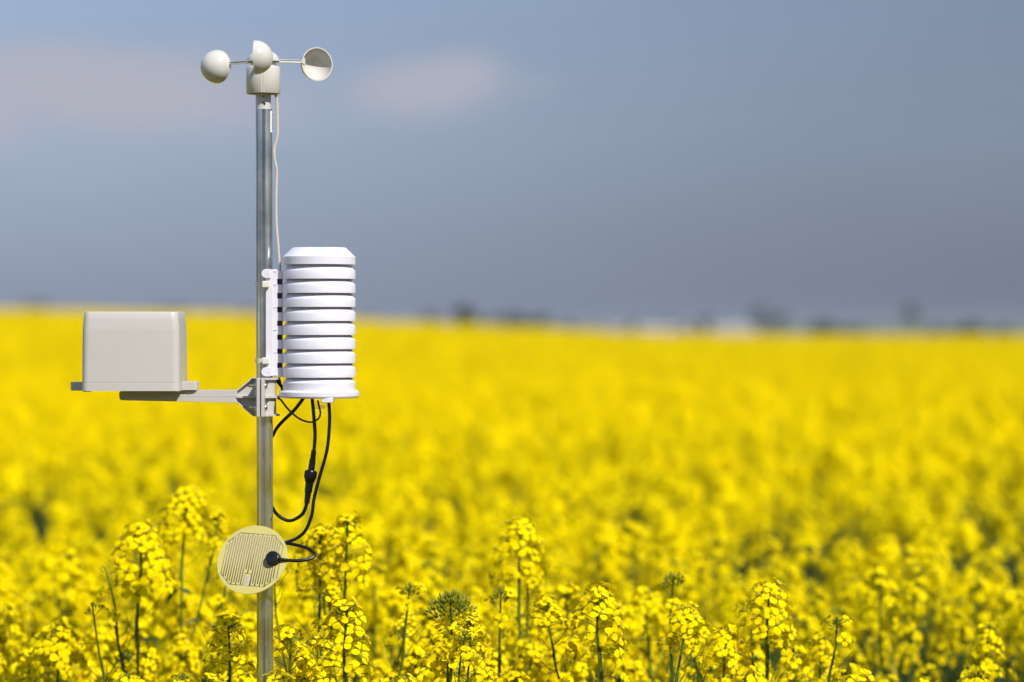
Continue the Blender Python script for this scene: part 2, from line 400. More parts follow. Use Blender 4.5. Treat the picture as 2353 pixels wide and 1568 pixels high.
# rotor: dome + three arms with thin-walled cups
rotor_tilt = Matrix.Translation(Vector((AX, D, Z(142.5)))) @ Matrix.Rotation(R(-1.2), 4, 'Y')
mb = MB(); prof = []
for i in range(13):
    a = R(90) * i / 12
    prof.append((38 * K * math.cos(a) + 1e-6, 27.5 * K * math.sin(a)))
prof = [(30 * K, .001), (36.6 * K, .001), (36.8 * K, 0), (38 * K, 0)] + prof
mb.lathe(prof, rotor_tilt, 56)
part('hub_cap', mb, M_cream, ane, sharp=50)
L = 134.6 * K; CR = 38.2 * K
def cup_mb(M):
    m_ = MB(); pr = []
    for i in range(21):
        a = R(90) * i / 20; pr.append((max(CR * math.sin(a), 1e-6), -CR * math.cos(a)))
    pr += [(CR + .0006, .0002), (CR + .0006, .0016), (CR - .0012, .0016)]
    for i in range(20, -1, -1):
        a = R(90) * i / 20; pr.append((max((CR - .0016) * math.sin(a), 1e-6), -(CR - .0016) * math.cos(a)))
    m_.lathe(pr, M, 64); return m_
lift = [Z(137.5) - Z(143.5)] * 3
for ang in (-92, 28, 148):
    rd = Vector((math.cos(R(ang)), math.sin(R(ang)), 0)); bulge = Vector((-rd.y, rd.x, 0))
    cen = rd * L + Vector((0, 0, -.0015))
    Mc = rotor_tilt @ axis_matrix(cen, -bulge, Vector((0, 0, 1)))
    cp = part('cup', cup_mb(Mc), M_cream, ane, sharp=55)
    mb = MB()
    a0, a1 = rd * (34 * K), rd * (L - CR + .003)
    side = bulge * .0024
    for (dz0, dz1, sd) in ((-.0027, .0027, .45), (.0015, .0027, 1.0), (-.0027, -.0015, 1.0)):
        vs = []
        for p in (a0, a1):
            for q in (-1, 1):
                for w in (dz0, dz1):
                    vs.append(rotor_tilt @ (p + side * q * sd + Vector((0, 0, w + .0022))))
        mb.add(vs, [(0, 1, 3, 2), (4, 6, 7, 5), (0, 4, 5, 1), (2, 3, 7, 6), (1, 5, 7, 3), (0, 2, 6, 4)])
    wvs = [rotor_tilt @ (a1 - rd * .004 + side * q + Vector((0, 0, .0022 + w))) for q in (-1, 1) for w in (-.0027, .0027)] + \
          [rotor_tilt @ (a1 + rd * .002 + side * q * 1.6 + Vector((0, 0, .0022 + w))) for q in (-1, 1) for w in (-.006, .006)]
    mb.add(wvs, [(0, 1, 3, 2), (4, 6, 7, 5), (0, 4, 5, 1), (2, 3, 7, 6), (1, 5, 7, 3), (0, 2, 6, 4)])
    ao = part('cup_arm', mb, M_cream, ane, bevel=.0003)
    ao.parent = cp
# mounting spigot with two drilled holes
mb = MB(); rs = 17.6 * K; ts = .0019; z0, z1 = Z(262), zb + .006
mb.lathe([(rs, z0), (rs, z1), (rs - ts, z1), (rs - ts, z0), (rs, z0)], VM(AX), 64)
sp_o = part('spigot', mb, M_cream, ane)
mbc = MB()
for (dx, dy, rr) in ((608.0, 224.6, 1.9), (608.2, 240.3, 4.2)):
    mbc.lathe([(1e-5, -.06), (rr * K, -.06), (rr * K, .0), (1e-5, .0)], Matrix.Translation(Vector((AX + (dx - 606.5) * K + .0002, D, Z(dy)))) @ Matrix.Rotation(R(-90), 4, 'X'), 24)
mbc.lathe([(1e-5, -.001), (3.4 * K, -.001), (3.4 * K, .06), (1e-5, .06)], Matrix.Translation(Vector((AX - .0022, D, Z(240.3)))) @ Matrix.Rotation(R(-90), 4, 'X'), 24)
import bmesh
cme = mbc.mesh('cutter', [M_cream], ROOT[ane.name], sharp=None); fix_normals(cme)
bmm = bmesh.new(); bmm.from_mesh(cme); bmesh.ops.remove_doubles(bmm, verts=bmm.verts, dist=2e-5); bmesh.ops.recalc_face_normals(bmm, faces=bmm.faces); bmm.to_mesh(cme); bmm.free()
bmm = bmesh.new(); bmm.from_mesh(sp_o.data); bmesh.ops.remove_doubles(bmm, verts=bmm.verts, dist=1e-6); bmesh.ops.recalc_face_normals(bmm, faces=bmm.faces); bmm.to_mesh(sp_o.data); bmm.free()
cut = bpy.data.objects.new('cutter', cme); C.objects.link(cut); cut.parent = ane
bo = sp_o.modifiers.new('drill', 'BOOLEAN'); bo.operation = 'DIFFERENCE'; bo.object = cut; bo.solver = 'EXACT'
bpy.context.view_layer.update()
dg = bpy.context.evaluated_depsgraph_get()
nme = bpy.data.meshes.new_from_object(sp_o.evaluated_get(dg))
sp_o.modifiers.clear(); sp_o.data = nme; nme.set_sharp_from_angle(angle=R(35))
bpy.data.objects.remove(cut); bpy.data.meshes.remove(cme)
# its pale cable
mb = MB()
pts = [(631.2, 209, -.004), (632.8, 217, -.004), (635.9, 228, -.004), (637.4, 257, -.004), (637.8, 300, -.004), (636.5, 319, -.004), (631.3, 337, -.004), (629.9, 350, -.005), (631, 366, -.005), (634.6, 384, -.005),
       (635.9, 401, -.004), (634.5, 450, -.004), (635, 510, -.004), (638.3, 555, -.004), (641, 590, -.003), (643.2, 617, -.001), (644, 630, .004)]
mb.tube([P(*p) for p in pts], 3.0 * K, 10, flat=.75)
solo('cable', mb, M_cable, 'pale grey cable running from the anemometer down beside the upper pole', 'cable', P(636, 401, -.004))

# ------------------------------------------------------------------ radiation shield
SX = P(733.4, 740).x
def ZS(dy): return P(733, dy, -.055).z
sh = thing('radiation_shield', 'white stack of round louvred plates clipped to the right of the pole', 'sensor shield', (SX, D, ZS(918)))
RP = 83.4 * K; RC = 72.0 * K
mb = MB(); mb.lathe([(RC - .004, ZS(612)), (RC, ZS(611)), (RC, ZS(884))], VM(SX), 72)
part('inner_core', mb, M_core_shade, sh)
mb = MB()
mb.lathe([(0, ZS(567.2)), (59.5 * K, ZS(567.4)), (61.8 * K, ZS(568.2)), (63.5 * K, ZS(569.8)), (RP - .0006, ZS(588)), (RP, ZS(588.8)), (RP, ZS(607)), (RP - .0005, ZS(607.6)), (RP - .002, ZS(607.6)), (RP - .002, ZS(602)), (RC - .006, ZS(602))], VM(SX), 96)
cap = part('top_cap', mb, M_white, sh, sharp=28)
mb = MB(); mb.lathe([(17.5 * K, ZS(568)), (17.5 * K, ZS(566.2)), (15.5 * K, ZS(564.4)), (5 * K, ZS(564.4)), (4.4 * K, ZS(563.6)), (0, ZS(563.6))], VM(SX + 0.5 * K), 40)
o = part('cap_badge', mb, M_teal, sh); o.parent = cap
tops = [620.8, 652.9, 685.5, 717.6, 749.3, 781.5, 814.0, 846.6]; bots = [641, 673.7, 706, 738.4, 770.6, 803.3, 836, 868.8]
for i, (a, b) in enumerate(zip(tops, bots)):
    mb = MB()
    mb.lathe([(RC + .0005, ZS(a - 11.2)), (RC + 3 * K, ZS(a - 8.6)), (RP - 6 * K, ZS(a - 5.4)), (RP - .0012, ZS(a - .6)), (RP - .0003, ZS(a + .3)), (RP, ZS(a + 1.4)), (RP, ZS(b - .7)), (RP - .0005, ZS(b)),
              (RP - .0019, ZS(b)), (RP - .0019, ZS(a + 4)), (RC - .001, ZS(a - 3))], VM(SX), 96)
    part('louvre_plate', mb, M_white, sh, sharp=24)
mb = MB(); RB = 92.0 * K; a = 879.5
mb.lathe([(RC + .0005, ZS(a - 11.2)), (RC + 3 * K, ZS(a - 8.6)), (RP - 6 * K, ZS(a - 5.4)), (RP - .0012, ZS(a - .6)), (RP, ZS(a + 1.4)), (RP, ZS(898)), (RP + .001, ZS(899)), (RB - .003, ZS(899.6)), (RB - .0012, ZS(900.6)), (RB, ZS(903)), (RB, ZS(912)), (RB - .0015, ZS(915.5)), (RB - .004, ZS(916.6)), (0, ZS(916.6))], VM(SX), 96)
bp_ = part('base_flange', mb, M_white, sh, sharp=24)
mb = MB(); p0 = P(739.4, 912, -.063); p1 = P(765.4, 926, -.063)
mb.box((p0.x, D - .0635, p1.z), (p1.x, D - .040, ZS(915)))
o = part('drain_tab', mb, M_white, sh, bevel=.0012); o.parent = bp_
# mounting rail between pole and plates
def X(dx, off=0): return P(dx, 740, off).x
fr = -.021
mb = MB()
mb.box((X(610.5, fr), D + fr, ZS(619)), (X(627, fr), D - .002, ZS(866)))
mb.box((X(626.6, fr), D + fr + .004, ZS(618.3)), (X(635.8, fr), D + .010, ZS(866.3)))
rail = part('mounting_rail', mb, M_white, sh, bevel=.0008)
for dy in (623, 653.4, 706, 758.5, 810.6, 863.5):
    mb = MB(); mb.box((X(625.5, fr), D + fr + .0030, ZS(dy - 1.0)), (X(635.6, fr), D + fr + .006, ZS(dy + 1.0)))
    o = part('rail_rib', mb, M_white, sh, bevel=.0003); o.parent = rail
for (ya, yb) in ((618.2, 639), (845, 866.5)):
    mb = MB(); w = (yb - ya) / 2; poly = []
    cxx, czz = 611.5, (ya + yb) / 2
    for k in range(13):
        an = R(90 + 180 * k / 12); poly.append((X(cxx + w * math.cos(an), fr), ZS(czz - w * math.sin(an))))
    poly += [(X(622, fr), ZS(czz + w)), (X(622, fr), ZS(czz - w))]
    mb.prism(poly, D + fr - .005, D + fr + .008)
    bs = part('pivot_lug', mb, M_white, sh, bevel=.001)
    mb = MB(); mb.lathe([(1e-5, .0), (1.9 * K, 0), (2.3 * K, .0006), (2.3 * K, .002)], Matrix.Translation(Vector((X(617, fr), D + fr - .0056, ZS(czz - .5)))) @ Matrix.Rotation(R(-90), 4, 'X'), 16)
    o = part('pin', mb, M_white, sh); o.parent = bs
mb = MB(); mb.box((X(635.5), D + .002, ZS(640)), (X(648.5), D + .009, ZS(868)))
part('slot_shade_strip', mb, M_slot_shade, sh)  # added strip, coloured dark for the shade in the recesses between the tabs
for (a, b) in zip(tops, bots):
    mb = MB(); mb.box((X(635.7), D - .009, ZS(a + .2)), (X(650.5), D + .011, ZS(b - .7)))
    part('plate_tab', mb, M_white, sh, bevel=.0004)

# cable ties
for (yc, lab) in ((653.2, 'upper milky nylon cable tie round the pole and shield rail'), (830.2, 'lower milky nylon cable tie just above the clamp bracket')):
    t_ = thing('cable_tie', lab, 'cable tie', (POLE_TOP.x, D, ZS(yc)), 'cable ties on the mast')
    mb = MB(); px = pole_x(ZS(yc)); hh = 5.1 * K
    mb.lathe([(PR + .0004, ZS(yc) - hh), (PR + .0016, ZS(yc) - hh), (PR + .0016, ZS(yc) + hh), (PR + .0004, ZS(yc) + hh), (PR + .0004, ZS(yc) - hh)], VM(px), 40, a0=R(85), a1=R(275))
    part('strap', mb, M_nylon, t_)
    mb = MB(); mb.box((X(603, fr), D + fr - .008, ZS(yc + 7.6)), (X(618.8, fr), D + fr + .001, ZS(yc - 7.6)))
    part('ratchet_head', mb, M_nylon, t_, bevel=.0014, seg=3)

# ------------------------------------------------------------------ rain gauge
def ZR(dy, off=0): return P(300, dy, off).z
rg = thing('rain_gauge', 'warm grey plastic rain collector box resting on the side arm', 'rain gauge', (P(300, 900).x, D, ZR(899)))
FY, BY = -.060, .065
XL, XRr = P(186, 899, FY).x, P(412.5, 899, FY).x
XLt, XRt = P(189.5, 720, FY).x, P(408.5, 720, FY).x
def rr_loop(x0, x1, y0, y1, z, rad, n=8):
    out = []
    for (cx_, cy_, s0) in ((x1 - rad, y1 - rad, 0), (x0 + rad, y1 - rad, 90), (x0 + rad, y0 + rad, 180), (x1 - rad, y0 + rad, 270)):
        for k in range(n + 1):
            a = R(s0 + 90 * k / n); out.append((cx_ + rad * math.cos(a), cy_ + rad * math.sin(a), z))
    return out
def loft(loops, cap0=False, cap1=False):
    m_ = MB(); n = len(loops[0]); vs = [p for l in loops for p in l]; fs = []
    for i in range(len(loops) - 1):
        for j in range(n):
            k = (j + 1) % n; fs.append((i * n + j, i * n + k, (i + 1) * n + k, (i + 1) * n + j))
    if cap0: fs.append(tuple(range(n - 1, -1, -1)))
    if cap1: fs.append(tuple((len(loops) - 1) * n + j for j in range(n)))
    m_.add(vs, fs); return m_
zt, zm, zb = ZR(716.5, FY), ZR(756, FY), ZR(899, FY)
def lerp(a, b, t): return a + (b - a) * t
def lvl(z, inset=0.0, rad=.012):
    if z <= zm: dr = lerp(0, .0012, (z - zb) / (zm - zb))
    else: dr = .0012 + lerp(0, .0027, (z - zm) / (zt - zm))
    dr += inset
    return rr_loop(XL + dr, XRr - dr, D + FY + dr, D + BY - dr, z, max(rad - inset, .002))
loops = [lvl(zb, .0025), lvl(zb), lvl(zb + .0130), lvl(zb + .0132, .0005), lvl(zb + .0142, .0005), lvl(zb + .0144, .0002), lvl(lerp(zb, zm, .5)), lvl(zm - .003), lvl(zm + .001), lvl(lerp(zm, zt, .5)), lvl(zt - .0016), lvl(zt - .0005, .0006), lvl(zt, .0016), lvl(zt, .0030), lvl(zt - .002, .0036), lvl(zt - .02, .005)]
cxm, cym = (XL + XRr) / 2, D + (FY + BY) / 2
loops.append(rr_loop(cxm - .012, cxm + .012, cym - .012, cym + .012, zt - .055, .0115))
part('housing', loft(loops, True, True), M_greige, rg, sharp=40)
def tab(xa, xb, za, zb_, ya, yb, rnd_left, name):
    m_ = MB(); w = (yb - ya) / 2; cy_ = (ya + yb) / 2; poly = []
    n = 8
    if rnd_left:
        pts = [(xb, yb), (xb, ya)] + [(xa + .006 - .006 * math.sin(R(q)), cy_ - w + .006 - .006 * math.cos(R(q))) for q in range(0, 91, 15)] + [(xa + .006 - .006 * math.cos(R(q)), cy_ + w - .006 + .006 * math.sin(R(q))) for q in range(0, 91, 15)]
    else:
        pts = [(xa, ya)] + [(xb - .006 + .006 * math.sin(R(q)), cy_ - w + .006 - .006 * math.cos(R(q))) for q in range(0, 91, 15)] + [(xb - .006 + .006 * math.cos(R(q)), cy_ + w - .006 + .006 * math.sin(R(q))) for q in range(0, 91, 15)] + [(xa, yb)]
    k = len(pts)
    m_.add([(x, y, za) for x, y in pts] + [(x, y, zb_) for x, y in pts], [tuple(range(k)), tuple(range(2 * k - 1, k - 1, -1))] + [(i, (i + 1) % k, (i + 1) % k + k, i + k) for i in range(k)])
    return part(name, m_, M_greige, rg, bevel=.0008)
tab(P(164.5, 890, .012).x, XL + .006, ZR(897.5, .01), ZR(878, .01), D - .004, D + .030, True, 'fixing_lug')
tab(XRr - .006, P(455.6, 890).x, ZR(896.8), ZR(876.8), D - .018, D + .016, False, 'fixing_lug')
for xq in (XL + .009, XRr - .009):
    mb = MB(); mb.box((xq - .006, D + FY + .004, zb - .0014), (xq + .006, D + FY + .014, zb + .002)); part('foot', mb, M_greige, rg, bevel=.0005)
# side arm with gusset and pole clamp
arm = thing('clamp_arm', 'grey bracket arm bolted to the pole under the rain box', 'bracket', (P(560, 911).x, D, ZR(911)))
def XZ(dx, dy, off=0): p = P(dx, dy, off); return (p.x, p.z)
poly = []
for k in range(9):
    a = R(90 + 90 * k / 8); poly.append(XZ(281.5 + 5.5 * math.cos(a), 904.6 - 6.2 * math.sin(a)))
for k in range(9):
    a = R(180 + 90 * k / 8); poly.append(XZ(284 + 8 * math.cos(a), 912 - 8 * math.sin(a)))
poly += [XZ(546.5, 925.2), XZ(546.5, 896.2)]
mb = MB(); mb.prism(poly, D - .012, D + .012)
mb.prism([XZ(300, 910.6), XZ(546, 910.2), XZ(546, 911.6), XZ(300, 911.8)], D - .0124, D - .011)
bar = part('bar', mb, M_greige, arm, bevel=.0012)
mb = MB(); mb.lathe([(3.2 * K, -.0004), (3.9 * K, -.0004), (3.9 * K, .001), (3.2 * K, .001), (3.2 * K, -.0004)], Matrix.Translation(Vector((P(433, 903, -.012).x, D - .0122, ZR(903, -.012)))) @ Matrix.Rotation(R(-90), 4, 'X'), 16, a0=R(-130), a1=R(120))
o = part('mould_mark', mb, M_greige, arm); o.parent = bar
mb = MB(); mb.prism([XZ(546, 896.2), XZ(581, 868), XZ(591.5, 868), XZ(591.5, 957), XZ(583, 957), XZ(546, 925.2)], D - .002, D + .004)
mb.prism([XZ(546, 896.2), XZ(581, 867.5), XZ(583, 869.5), XZ(547, 898.6)], D - .010, D + .010)
mb.prism([XZ(546, 925.2), XZ(583, 957.3), XZ(585, 955.2), XZ(547, 922.6)], D - .010, D + .010)
mb.prism([XZ(545.5, 910), XZ(591.5, 910), XZ(591.5, 914.8), XZ(545.5, 914.8)], D - .014, D + .012)
mb.prism([XZ(580, 867.5), XZ(591.5, 867.5), XZ(591.5, 870), XZ(580, 870)], D - .014, D + .012)
part('gusset', mb, M_greige, arm, bevel=.0005)
PXc = pole_x(ZR(912)); zc0, zc1 = ZR(956.5), ZR(868)
for (xa, xb) in ((591.2, 599.0), (601.4, 609.2)):
    mb = MB()
    mb.box((P(xa, 900, -.03).x, D - .046, zc0), (P(xb, 900, -.03).x, D - .0125, zc1))
    mb.box((P(xa, 900, .03).x, D + .0125, zc0), (P(xb, 900, .03).x, D + .046, zc1))
    part('clamp_plate', mb, M_greige, arm, bevel=.0010)
for (a0, a1) in ((-90, 90), (100, 260)):
    mb = MB(); ro = 27 * K if a0 < 0 else 24 * K
    mb.lathe([(PR + .0004, zc0 + .001), (ro, zc0 + .001), (ro, zc1 - .001), (PR + .0004, zc1 - .001), (PR + .0004, zc0 + .001)], VM(PXc), 32, a0=R(a0), a1=R(a1))
    part('clamp_shell', mb, M_greige, arm)
for dy in (870.2, 912.0, 953.6):
    mb = MB(); zz = ZR(dy); t2 = 2.3 * K
    n = 20; ro, ri = 35 * K, PR + .0008
    outer = [(PXc + .0012, D - .030), (PXc + ro * .42, D - .028)] + [(PXc + ro * math.cos(R(a)), D + ro * math.sin(R(a))) for a in np.linspace(-62, 62, n)] + [(PXc + ro * .42, D + .028), (PXc + .0012, D + .030)]
    inner = [(PXc + .0012, D - ri)] + [(PXc + ri * math.cos(R(a)), D + ri * math.sin(R(a))) for a in np.linspace(-85, 85, n + 2)] + [(PXc + .0012, D + ri)]
    k = len(outer)
    vs = [(x, y, zz - t2) for x, y in outer] + [(x, y, zz - t2) for x, y in inner] + [(x, y, zz + t2) for x, y in outer] + [(x, y, zz + t2) for x, y in inner]
    fs = []
    for i in range(k - 1):
        fs += [(i, i + 1, k + i + 1, k + i), (2 * k + i, 3 * k + i, 3 * k + i + 1, 2 * k + i + 1), (i, 2 * k + i, 2 * k + i + 1, i + 1), (k + i, k + i + 1, 3 * k + i + 1, 3 * k + i)]
    fs += [(0, k, 3 * k, 2 * k), (k - 1, 3 * k - 1, 4 * k - 1, 2 * k - 1)]
    mb.add(vs, fs); part('clamp_fin', mb, M_greige, arm)
for dy in (887, 937.4):
    zz = ZR(dy, -.03); yb_ = D - .029
    def bx(dx): return P(dx, 900, -.03).x
    Mx = Matrix.Translation(Vector((0, yb_, zz))) @ Matrix.Rotation(R(90), 4, 'Y')
    prof = []; x = bx(572.5); prof = [(1e-5, x), (3.4 * K, x)]
    while x < bx(588): prof += [(4.2 * K, x + .0006), (3.6 * K, x + .0012)]; x += .0012
    prof += [(3.8 * K, bx(610))]
    mb = MB(); mb.lathe(prof, Mx, 20); bolt = part('bolt', mb, M_steel, arm)
    mb = MB(); mb.lathe([(3.6 * K, bx(585.5)), (7.6 * K, bx(585.5)), (8 * K, bx(586)), (8 * K, bx(591)), (3.6 * K, bx(591))], Mx, 6); o = part('nut', mb, M_steel, arm, bevel=.0003); o.parent = bolt
    mb = MB(); pr = [(7.4 * K, bx(609.2)), (7.6 * K, bx(610.2))] + [(7.6 * K * math.cos(R(a)), bx(610.2) + 4.6 * K * math.sin(R(a))) for a in range(10, 81, 10)] + [(2.6 * K, bx(614.7)), (2.2 * K, bx(613)), (1e-5, bx(613))]
    mb.lathe(pr, Mx, 24); o = part('bolt_head', mb, M_steel, arm); o.parent = bolt

# ------------------------------------------------------------------ cables under the shield
def cable(name, pts, rad, m_, label, flat=1.0):
    mb_ = MB(); mb_.tube([P(*p) for p in pts], rad * K, 12, flat=flat)
    return solo(name, mb_, m_, label, 'cable', P(*pts[len(pts) // 2]))
cable('cable', [(712, 905, -.01), (700, 912, -.01), (692.7, 922, -.01), (675, 944, -.008), (652, 966, .0), (636, 984, .012), (628, 999, .022), (618, 1020, .028), (606, 1080, .030), (600, 1130, .026), (612, 1160, .024), (624, 1164, .02)], 4.0, M_black,
      'short straight black cable slanting from the shield down behind the pole')
cable('cable', [(641, 868, .02), (645, 884, .022), (648, 898, .022), (642, 912, .012), (639, 916, .0), (646, 920, -.006), (662, 940.5, -.012), (686, 961.5, -.018), (713, 970.5, -.022), (731, 963, -.022), (736.2, 949.6, -.022), (733.5, 936, -.02), (730, 920, -.018)], 2.7, M_flat,
      'thin dark grey cable hanging in a shallow loop below the shield', .8)
cable('cable', [(634, 870, .024), (642, 882, .02), (652, 893, .012), (664, 901, .004)], 4, M_black, 'short black cable end between the clamp and shield base')
c1 = [(716, 905, -.02), (718, 923, -.02), (722, 967, -.02), (724, 1003, -.02), (721.3, 1036, -.02)]
c2 = [(704.9, 1156, -.02), (701, 1170, -.019), (692, 1184.5, -.016), (668.7, 1196.5, -.010), (650.5, 1192.5, 0), (636, 1181.5, .010), (628, 1170, .018), (618, 1150, .025)]
cb = thing('cable', 'black cable with an inline plug connector curving back behind the pole', 'cable', P(721, 1036, -.02))
mb = MB(); mb.tube([P(*p) for p in c1], 4.1 * K, 12); part('upper_lead', mb, M_black, cb)
mb = MB(); mb.tube([P(*p) for p in c2], 4.1 * K, 12); part('lower_lead', mb, M_black, cb)
ca, cz = P(721.3, 1035, -.02), P(704.7, 1158, -.02)
CM = axis_matrix(ca, cz - ca); CL = (cz - ca).length
def q(t): return t * CL
def ribbed(t0, t1, r0, r1, n):
    out = []
    for i in range(n):
        a, b = t0 + (t1 - t0) * i / n, t0 + (t1 - t0) * (i + .62) / n; c = t0 + (t1 - t0) * (i + 1) / n
        rr = r0 + (r1 - r0) * i / n
        out += [(rr * K, q(a)), (rr * K, q(b)), ((rr - 1.1) * K, q(b) + .0003), ((rr - 1.1) * K, q(c) - .0003)]
    return out
mb = MB(); mb.lathe([(4 * K, q(0))] + ribbed(0, .16, 6.2, 6.8, 5) + [(7.2 * K, q(.165)), (7.8 * K, q(.37)), (7 * K, q(.375))], CM, 32); part('plug_half', mb, M_black, cb)
mb = MB()
pr = [(7 * K, q(.37)), (12 * K, q(.375)), (13.2 * K, q(.39)), (13.4 * K, q(.47)), (12.6 * K, q(.55)), (10.5 * K, q(.60)), (9 * K, q(.605))]
mb.lathe(pr, CM, 32)
for k in range(14):
    a = 2 * math.pi * k / 14
    mb.tube([CM @ Vector((13.3 * K * math.cos(a), 13.3 * K * math.sin(a), q(t))) for t in (.395, .52)], 1.3 * K, 6, smooth=1)
part('coupling_nut', mb, M_black, cb)
mb = MB(); mb.lathe([(8.6 * K, q(.60)), (9.4 * K, q(.605)), (8.6 * K, q(.78)), (8.0 * K, q(.785))] + ribbed(.79, 1.0, 7.6, 6.2, 5) + [(4 * K, q(1.0))], CM, 32); part('socket_half', mb, M_black, cb)
cable('cable', [(753, 905, -.028), (755.6, 927, -.028), (757.3, 967.7, -.028), (751.5, 1033, -.028), (735, 1093.5, -.027), (721.5, 1147, -.026), (716.3, 1184, -.026), (702, 1219, -.026), (681, 1237.5, -.023), (655, 1247, -.018), (640, 1250, -.012), (636, 1252, -.014),
               (655, 1248.6, -.024), (675, 1251.5, -.030), (699, 1257.5, -.040), (716.5, 1266.5, -.050), (722.6, 1276, -.057), (714, 1284, -.062), (693, 1288.4, -.066), (668, 1288.4, -.067), (646, 1286.6, -.067)], 3.9, M_black,
      'long black cable looping from the shield round to the round leaf sensor')
# clear modular plug dangling under the shield
pl = thing('modular_plug', 'small clear plastic plug hanging under the base of the white shield', 'plug', P(738, 930, -.012))
mb = MB(); a, b = P(724, 923, -.012), P(750, 939.5, -.012)
mb.box((a.x, D - .017, b.z), (b.x, D - .006, a.z)); part('plug_body', mb, M_clear, pl, bevel=.0008)
for k in range(6):
    mb = MB(); x = a.x + (b.x - a.x) * (.42 + .075 * k); mb.box((x, D - .0148, b.z + .0016), (x + .0006, D - .0082, b.z + .0056)); part('contact', mb, M_gold, pl)
mb = MB(); x = P(727, 930, -.012).x; mb.box((x, D - .0206, b.z + .001), (x + .006, D - .0196, b.z + .009)); part('latch', mb, M_clear, pl)

# ------------------------------------------------------------------ leaf wetness sensor
DO = -.050
dc = P(579.6, 1286.8, DO)
dn = Vector((-.225, -.866, .446)).normalized()
e1 = Vector((dn.y * -1, dn.x, 0)).normalized()
if e1.x < 0: e1 = -e1
e2 = (Vector((0, 0, 1)) - dn * dn.z).normalized()
DM = Matrix(((e1.x, e2.x, dn.x, dc.x), (e1.y, e2.y, dn.y, dc.y), (e1.z, e2.z, dn.z, dc.z), (0, 0, 0, 1)))
leafs = thing('leaf_wetness_sensor', 'round yellow-green circuit disc with parallel traces tied to the lower pole', 'leaf sensor', (dc.x, dc.y, dc.z))
mb = MB(); RD = 83.8 * K
mb.lathe([(1e-5, -.0009), (RD - .0002, -.0009), (RD, -.0007), (RD, .0007), (RD - .0002, .0009), (1e-5, .0009)], DM, 96)
disc = part('disc', mb, M_board, leafs, sharp=30)
# two interleaved electrode combs inside a chamfered outline
HW, HH, CHX, CHY = 67.5, 63.0, 26.0, 24.0
def top_at(uu):
    a = abs(uu)
    return HH if a <= HW - CHX else HH - CHY * (a - (HW - CHX)) / CHX
rotp = R(-3.0)
def DP(u_, v_, w): return DM @ Vector(((u_ * math.cos(rotp) - v_ * math.sin(rotp)) * K, (u_ * math.sin(rotp) + v_ * math.cos(rotp)) * K, w))
def strip(m_, p, q_, wd):
    p = Vector((p[0], p[1])); q_ = Vector((q_[0], q_[1])); d = (q_ - p).normalized(); nn = Vector((-d.y, d.x)) * wd / 2; p = p - d * wd * .3; q_ = q_ + d * wd * .3
    vs = []
    for w in (.0008, .00102):
        for pt in (p + nn, p - nn, q_ - nn, q_ + nn): vs.append(DP(pt.x, pt.y, w))
    m_.add(vs, [(0, 1, 2, 3), (7, 6, 5, 4), (0, 4, 5, 1), (1, 5, 6, 2), (2, 6, 7, 3), (3, 7, 4, 0)])
outer_mb, inner_mb = MB(), MB()
oct_ = [(-HW, -HH + CHY), (-HW, HH - CHY), (-HW + CHX, HH), (HW - CHX, HH), (HW, HH - CHY), (HW, -HH + CHY), (HW - CHX, -HH), (5.5, -HH)]
oct2 = [(-HW, HH - CHY - 6), (-HW, -HH + CHY), (-HW + CHX, -HH), (-9.5, -HH)]
for a, b in zip(oct_[1:], oct_[2:]): strip(outer_mb, a, b, 2.0)
for a, b in zip(oct2, oct2[1:]): strip(inner_mb, a, b, 2.0)
sp_ = 5.75; nl = 22
for i in range(nl):
    uu = -HW + 6.2 + i * sp_
    if abs(uu) > HW - 2: continue
    t_, b_ = top_at(uu), -top_at(uu)
    inpad = -11 < uu < 7
    if i % 2: strip(outer_mb, (uu, t_), (uu, (-24 if inpad else b_ + 6)), 2.8)
    else: strip(inner_mb, (uu, t_ - 6), (uu, (-34 if inpad else b_)), 2.8)
strip(inner_mb, (-9.5, -HH), (-9.5, -34), 1.8); strip(inner_mb, (-9.5, -34), (6, -34), 1.8); strip(inner_mb, (6, -34), (6, -HH), 1.8)
for m_ in (outer_mb, inner_mb):
    o = part('electrode_comb', m_, M_trace, leafs, sharp=0); o.parent = leafs
mb = MB(); vs = [DP(u_, v_, w) for w in (.0008, .00125) for (u_, v_) in ((-6.8, -HH - 1), (3.4, -HH - 1), (3.4, -40), (-6.8, -40))]
mb.add(vs, [(0, 3, 2, 1), (4, 5, 6, 7), (0, 1, 5, 4), (1, 2, 6, 5), (2, 3, 7, 6), (3, 0, 4, 7)]); part('contact_pad', mb, M_pad, leafs, bevel=.0001)
# black moulded cable head
hp = P(629.5, 1286.0, DO)
hv = hp - dc; hu, hvv = hv.dot(e1) / (e1.x * e1.x + 1e-9) * 1.0, 0
# solve position on the disc plane that projects to the head
n_ = dn; ray = (P(629.2, 1285.5, DO - .02) - Vector((0, 0, EYE))).normalized(); o0 = Vector((0, 0, EYE))
tt = ((dc + n_ * .0009) - o0).dot(n_) / ray.dot(n_); hc = o0 + ray * tt
HM = Matrix(((e1.x, e2.x, dn.x, hc.x), (e1.y, e2.y, dn.y, hc.y), (e1.z, e2.z, dn.z, hc.z), (0, 0, 0, 1)))
mb = MB(); rh = 15.4 * K; hh = .0105
mb.lathe([(rh + .0012, 0), (rh + .0006, .001), (rh, .0016), (rh, hh - .0012), (rh - .0006, hh - .0003), (rh - .0018, hh), (1e-5, hh + .0006)], HM, 48)
head = part('cable_head', mb, M_black, leafs, sharp=50)
hx = hc + dn * .0055
mb = MB(); gl = P(653, 1286.8, -.067)
mb.tube([hx + e1 * (rh - .002), hx.lerp(gl, .35), gl], [.0040, .0034, .0028], 14, smooth=3); o = part('strain_relief', mb, M_black, leafs); o.parent = head
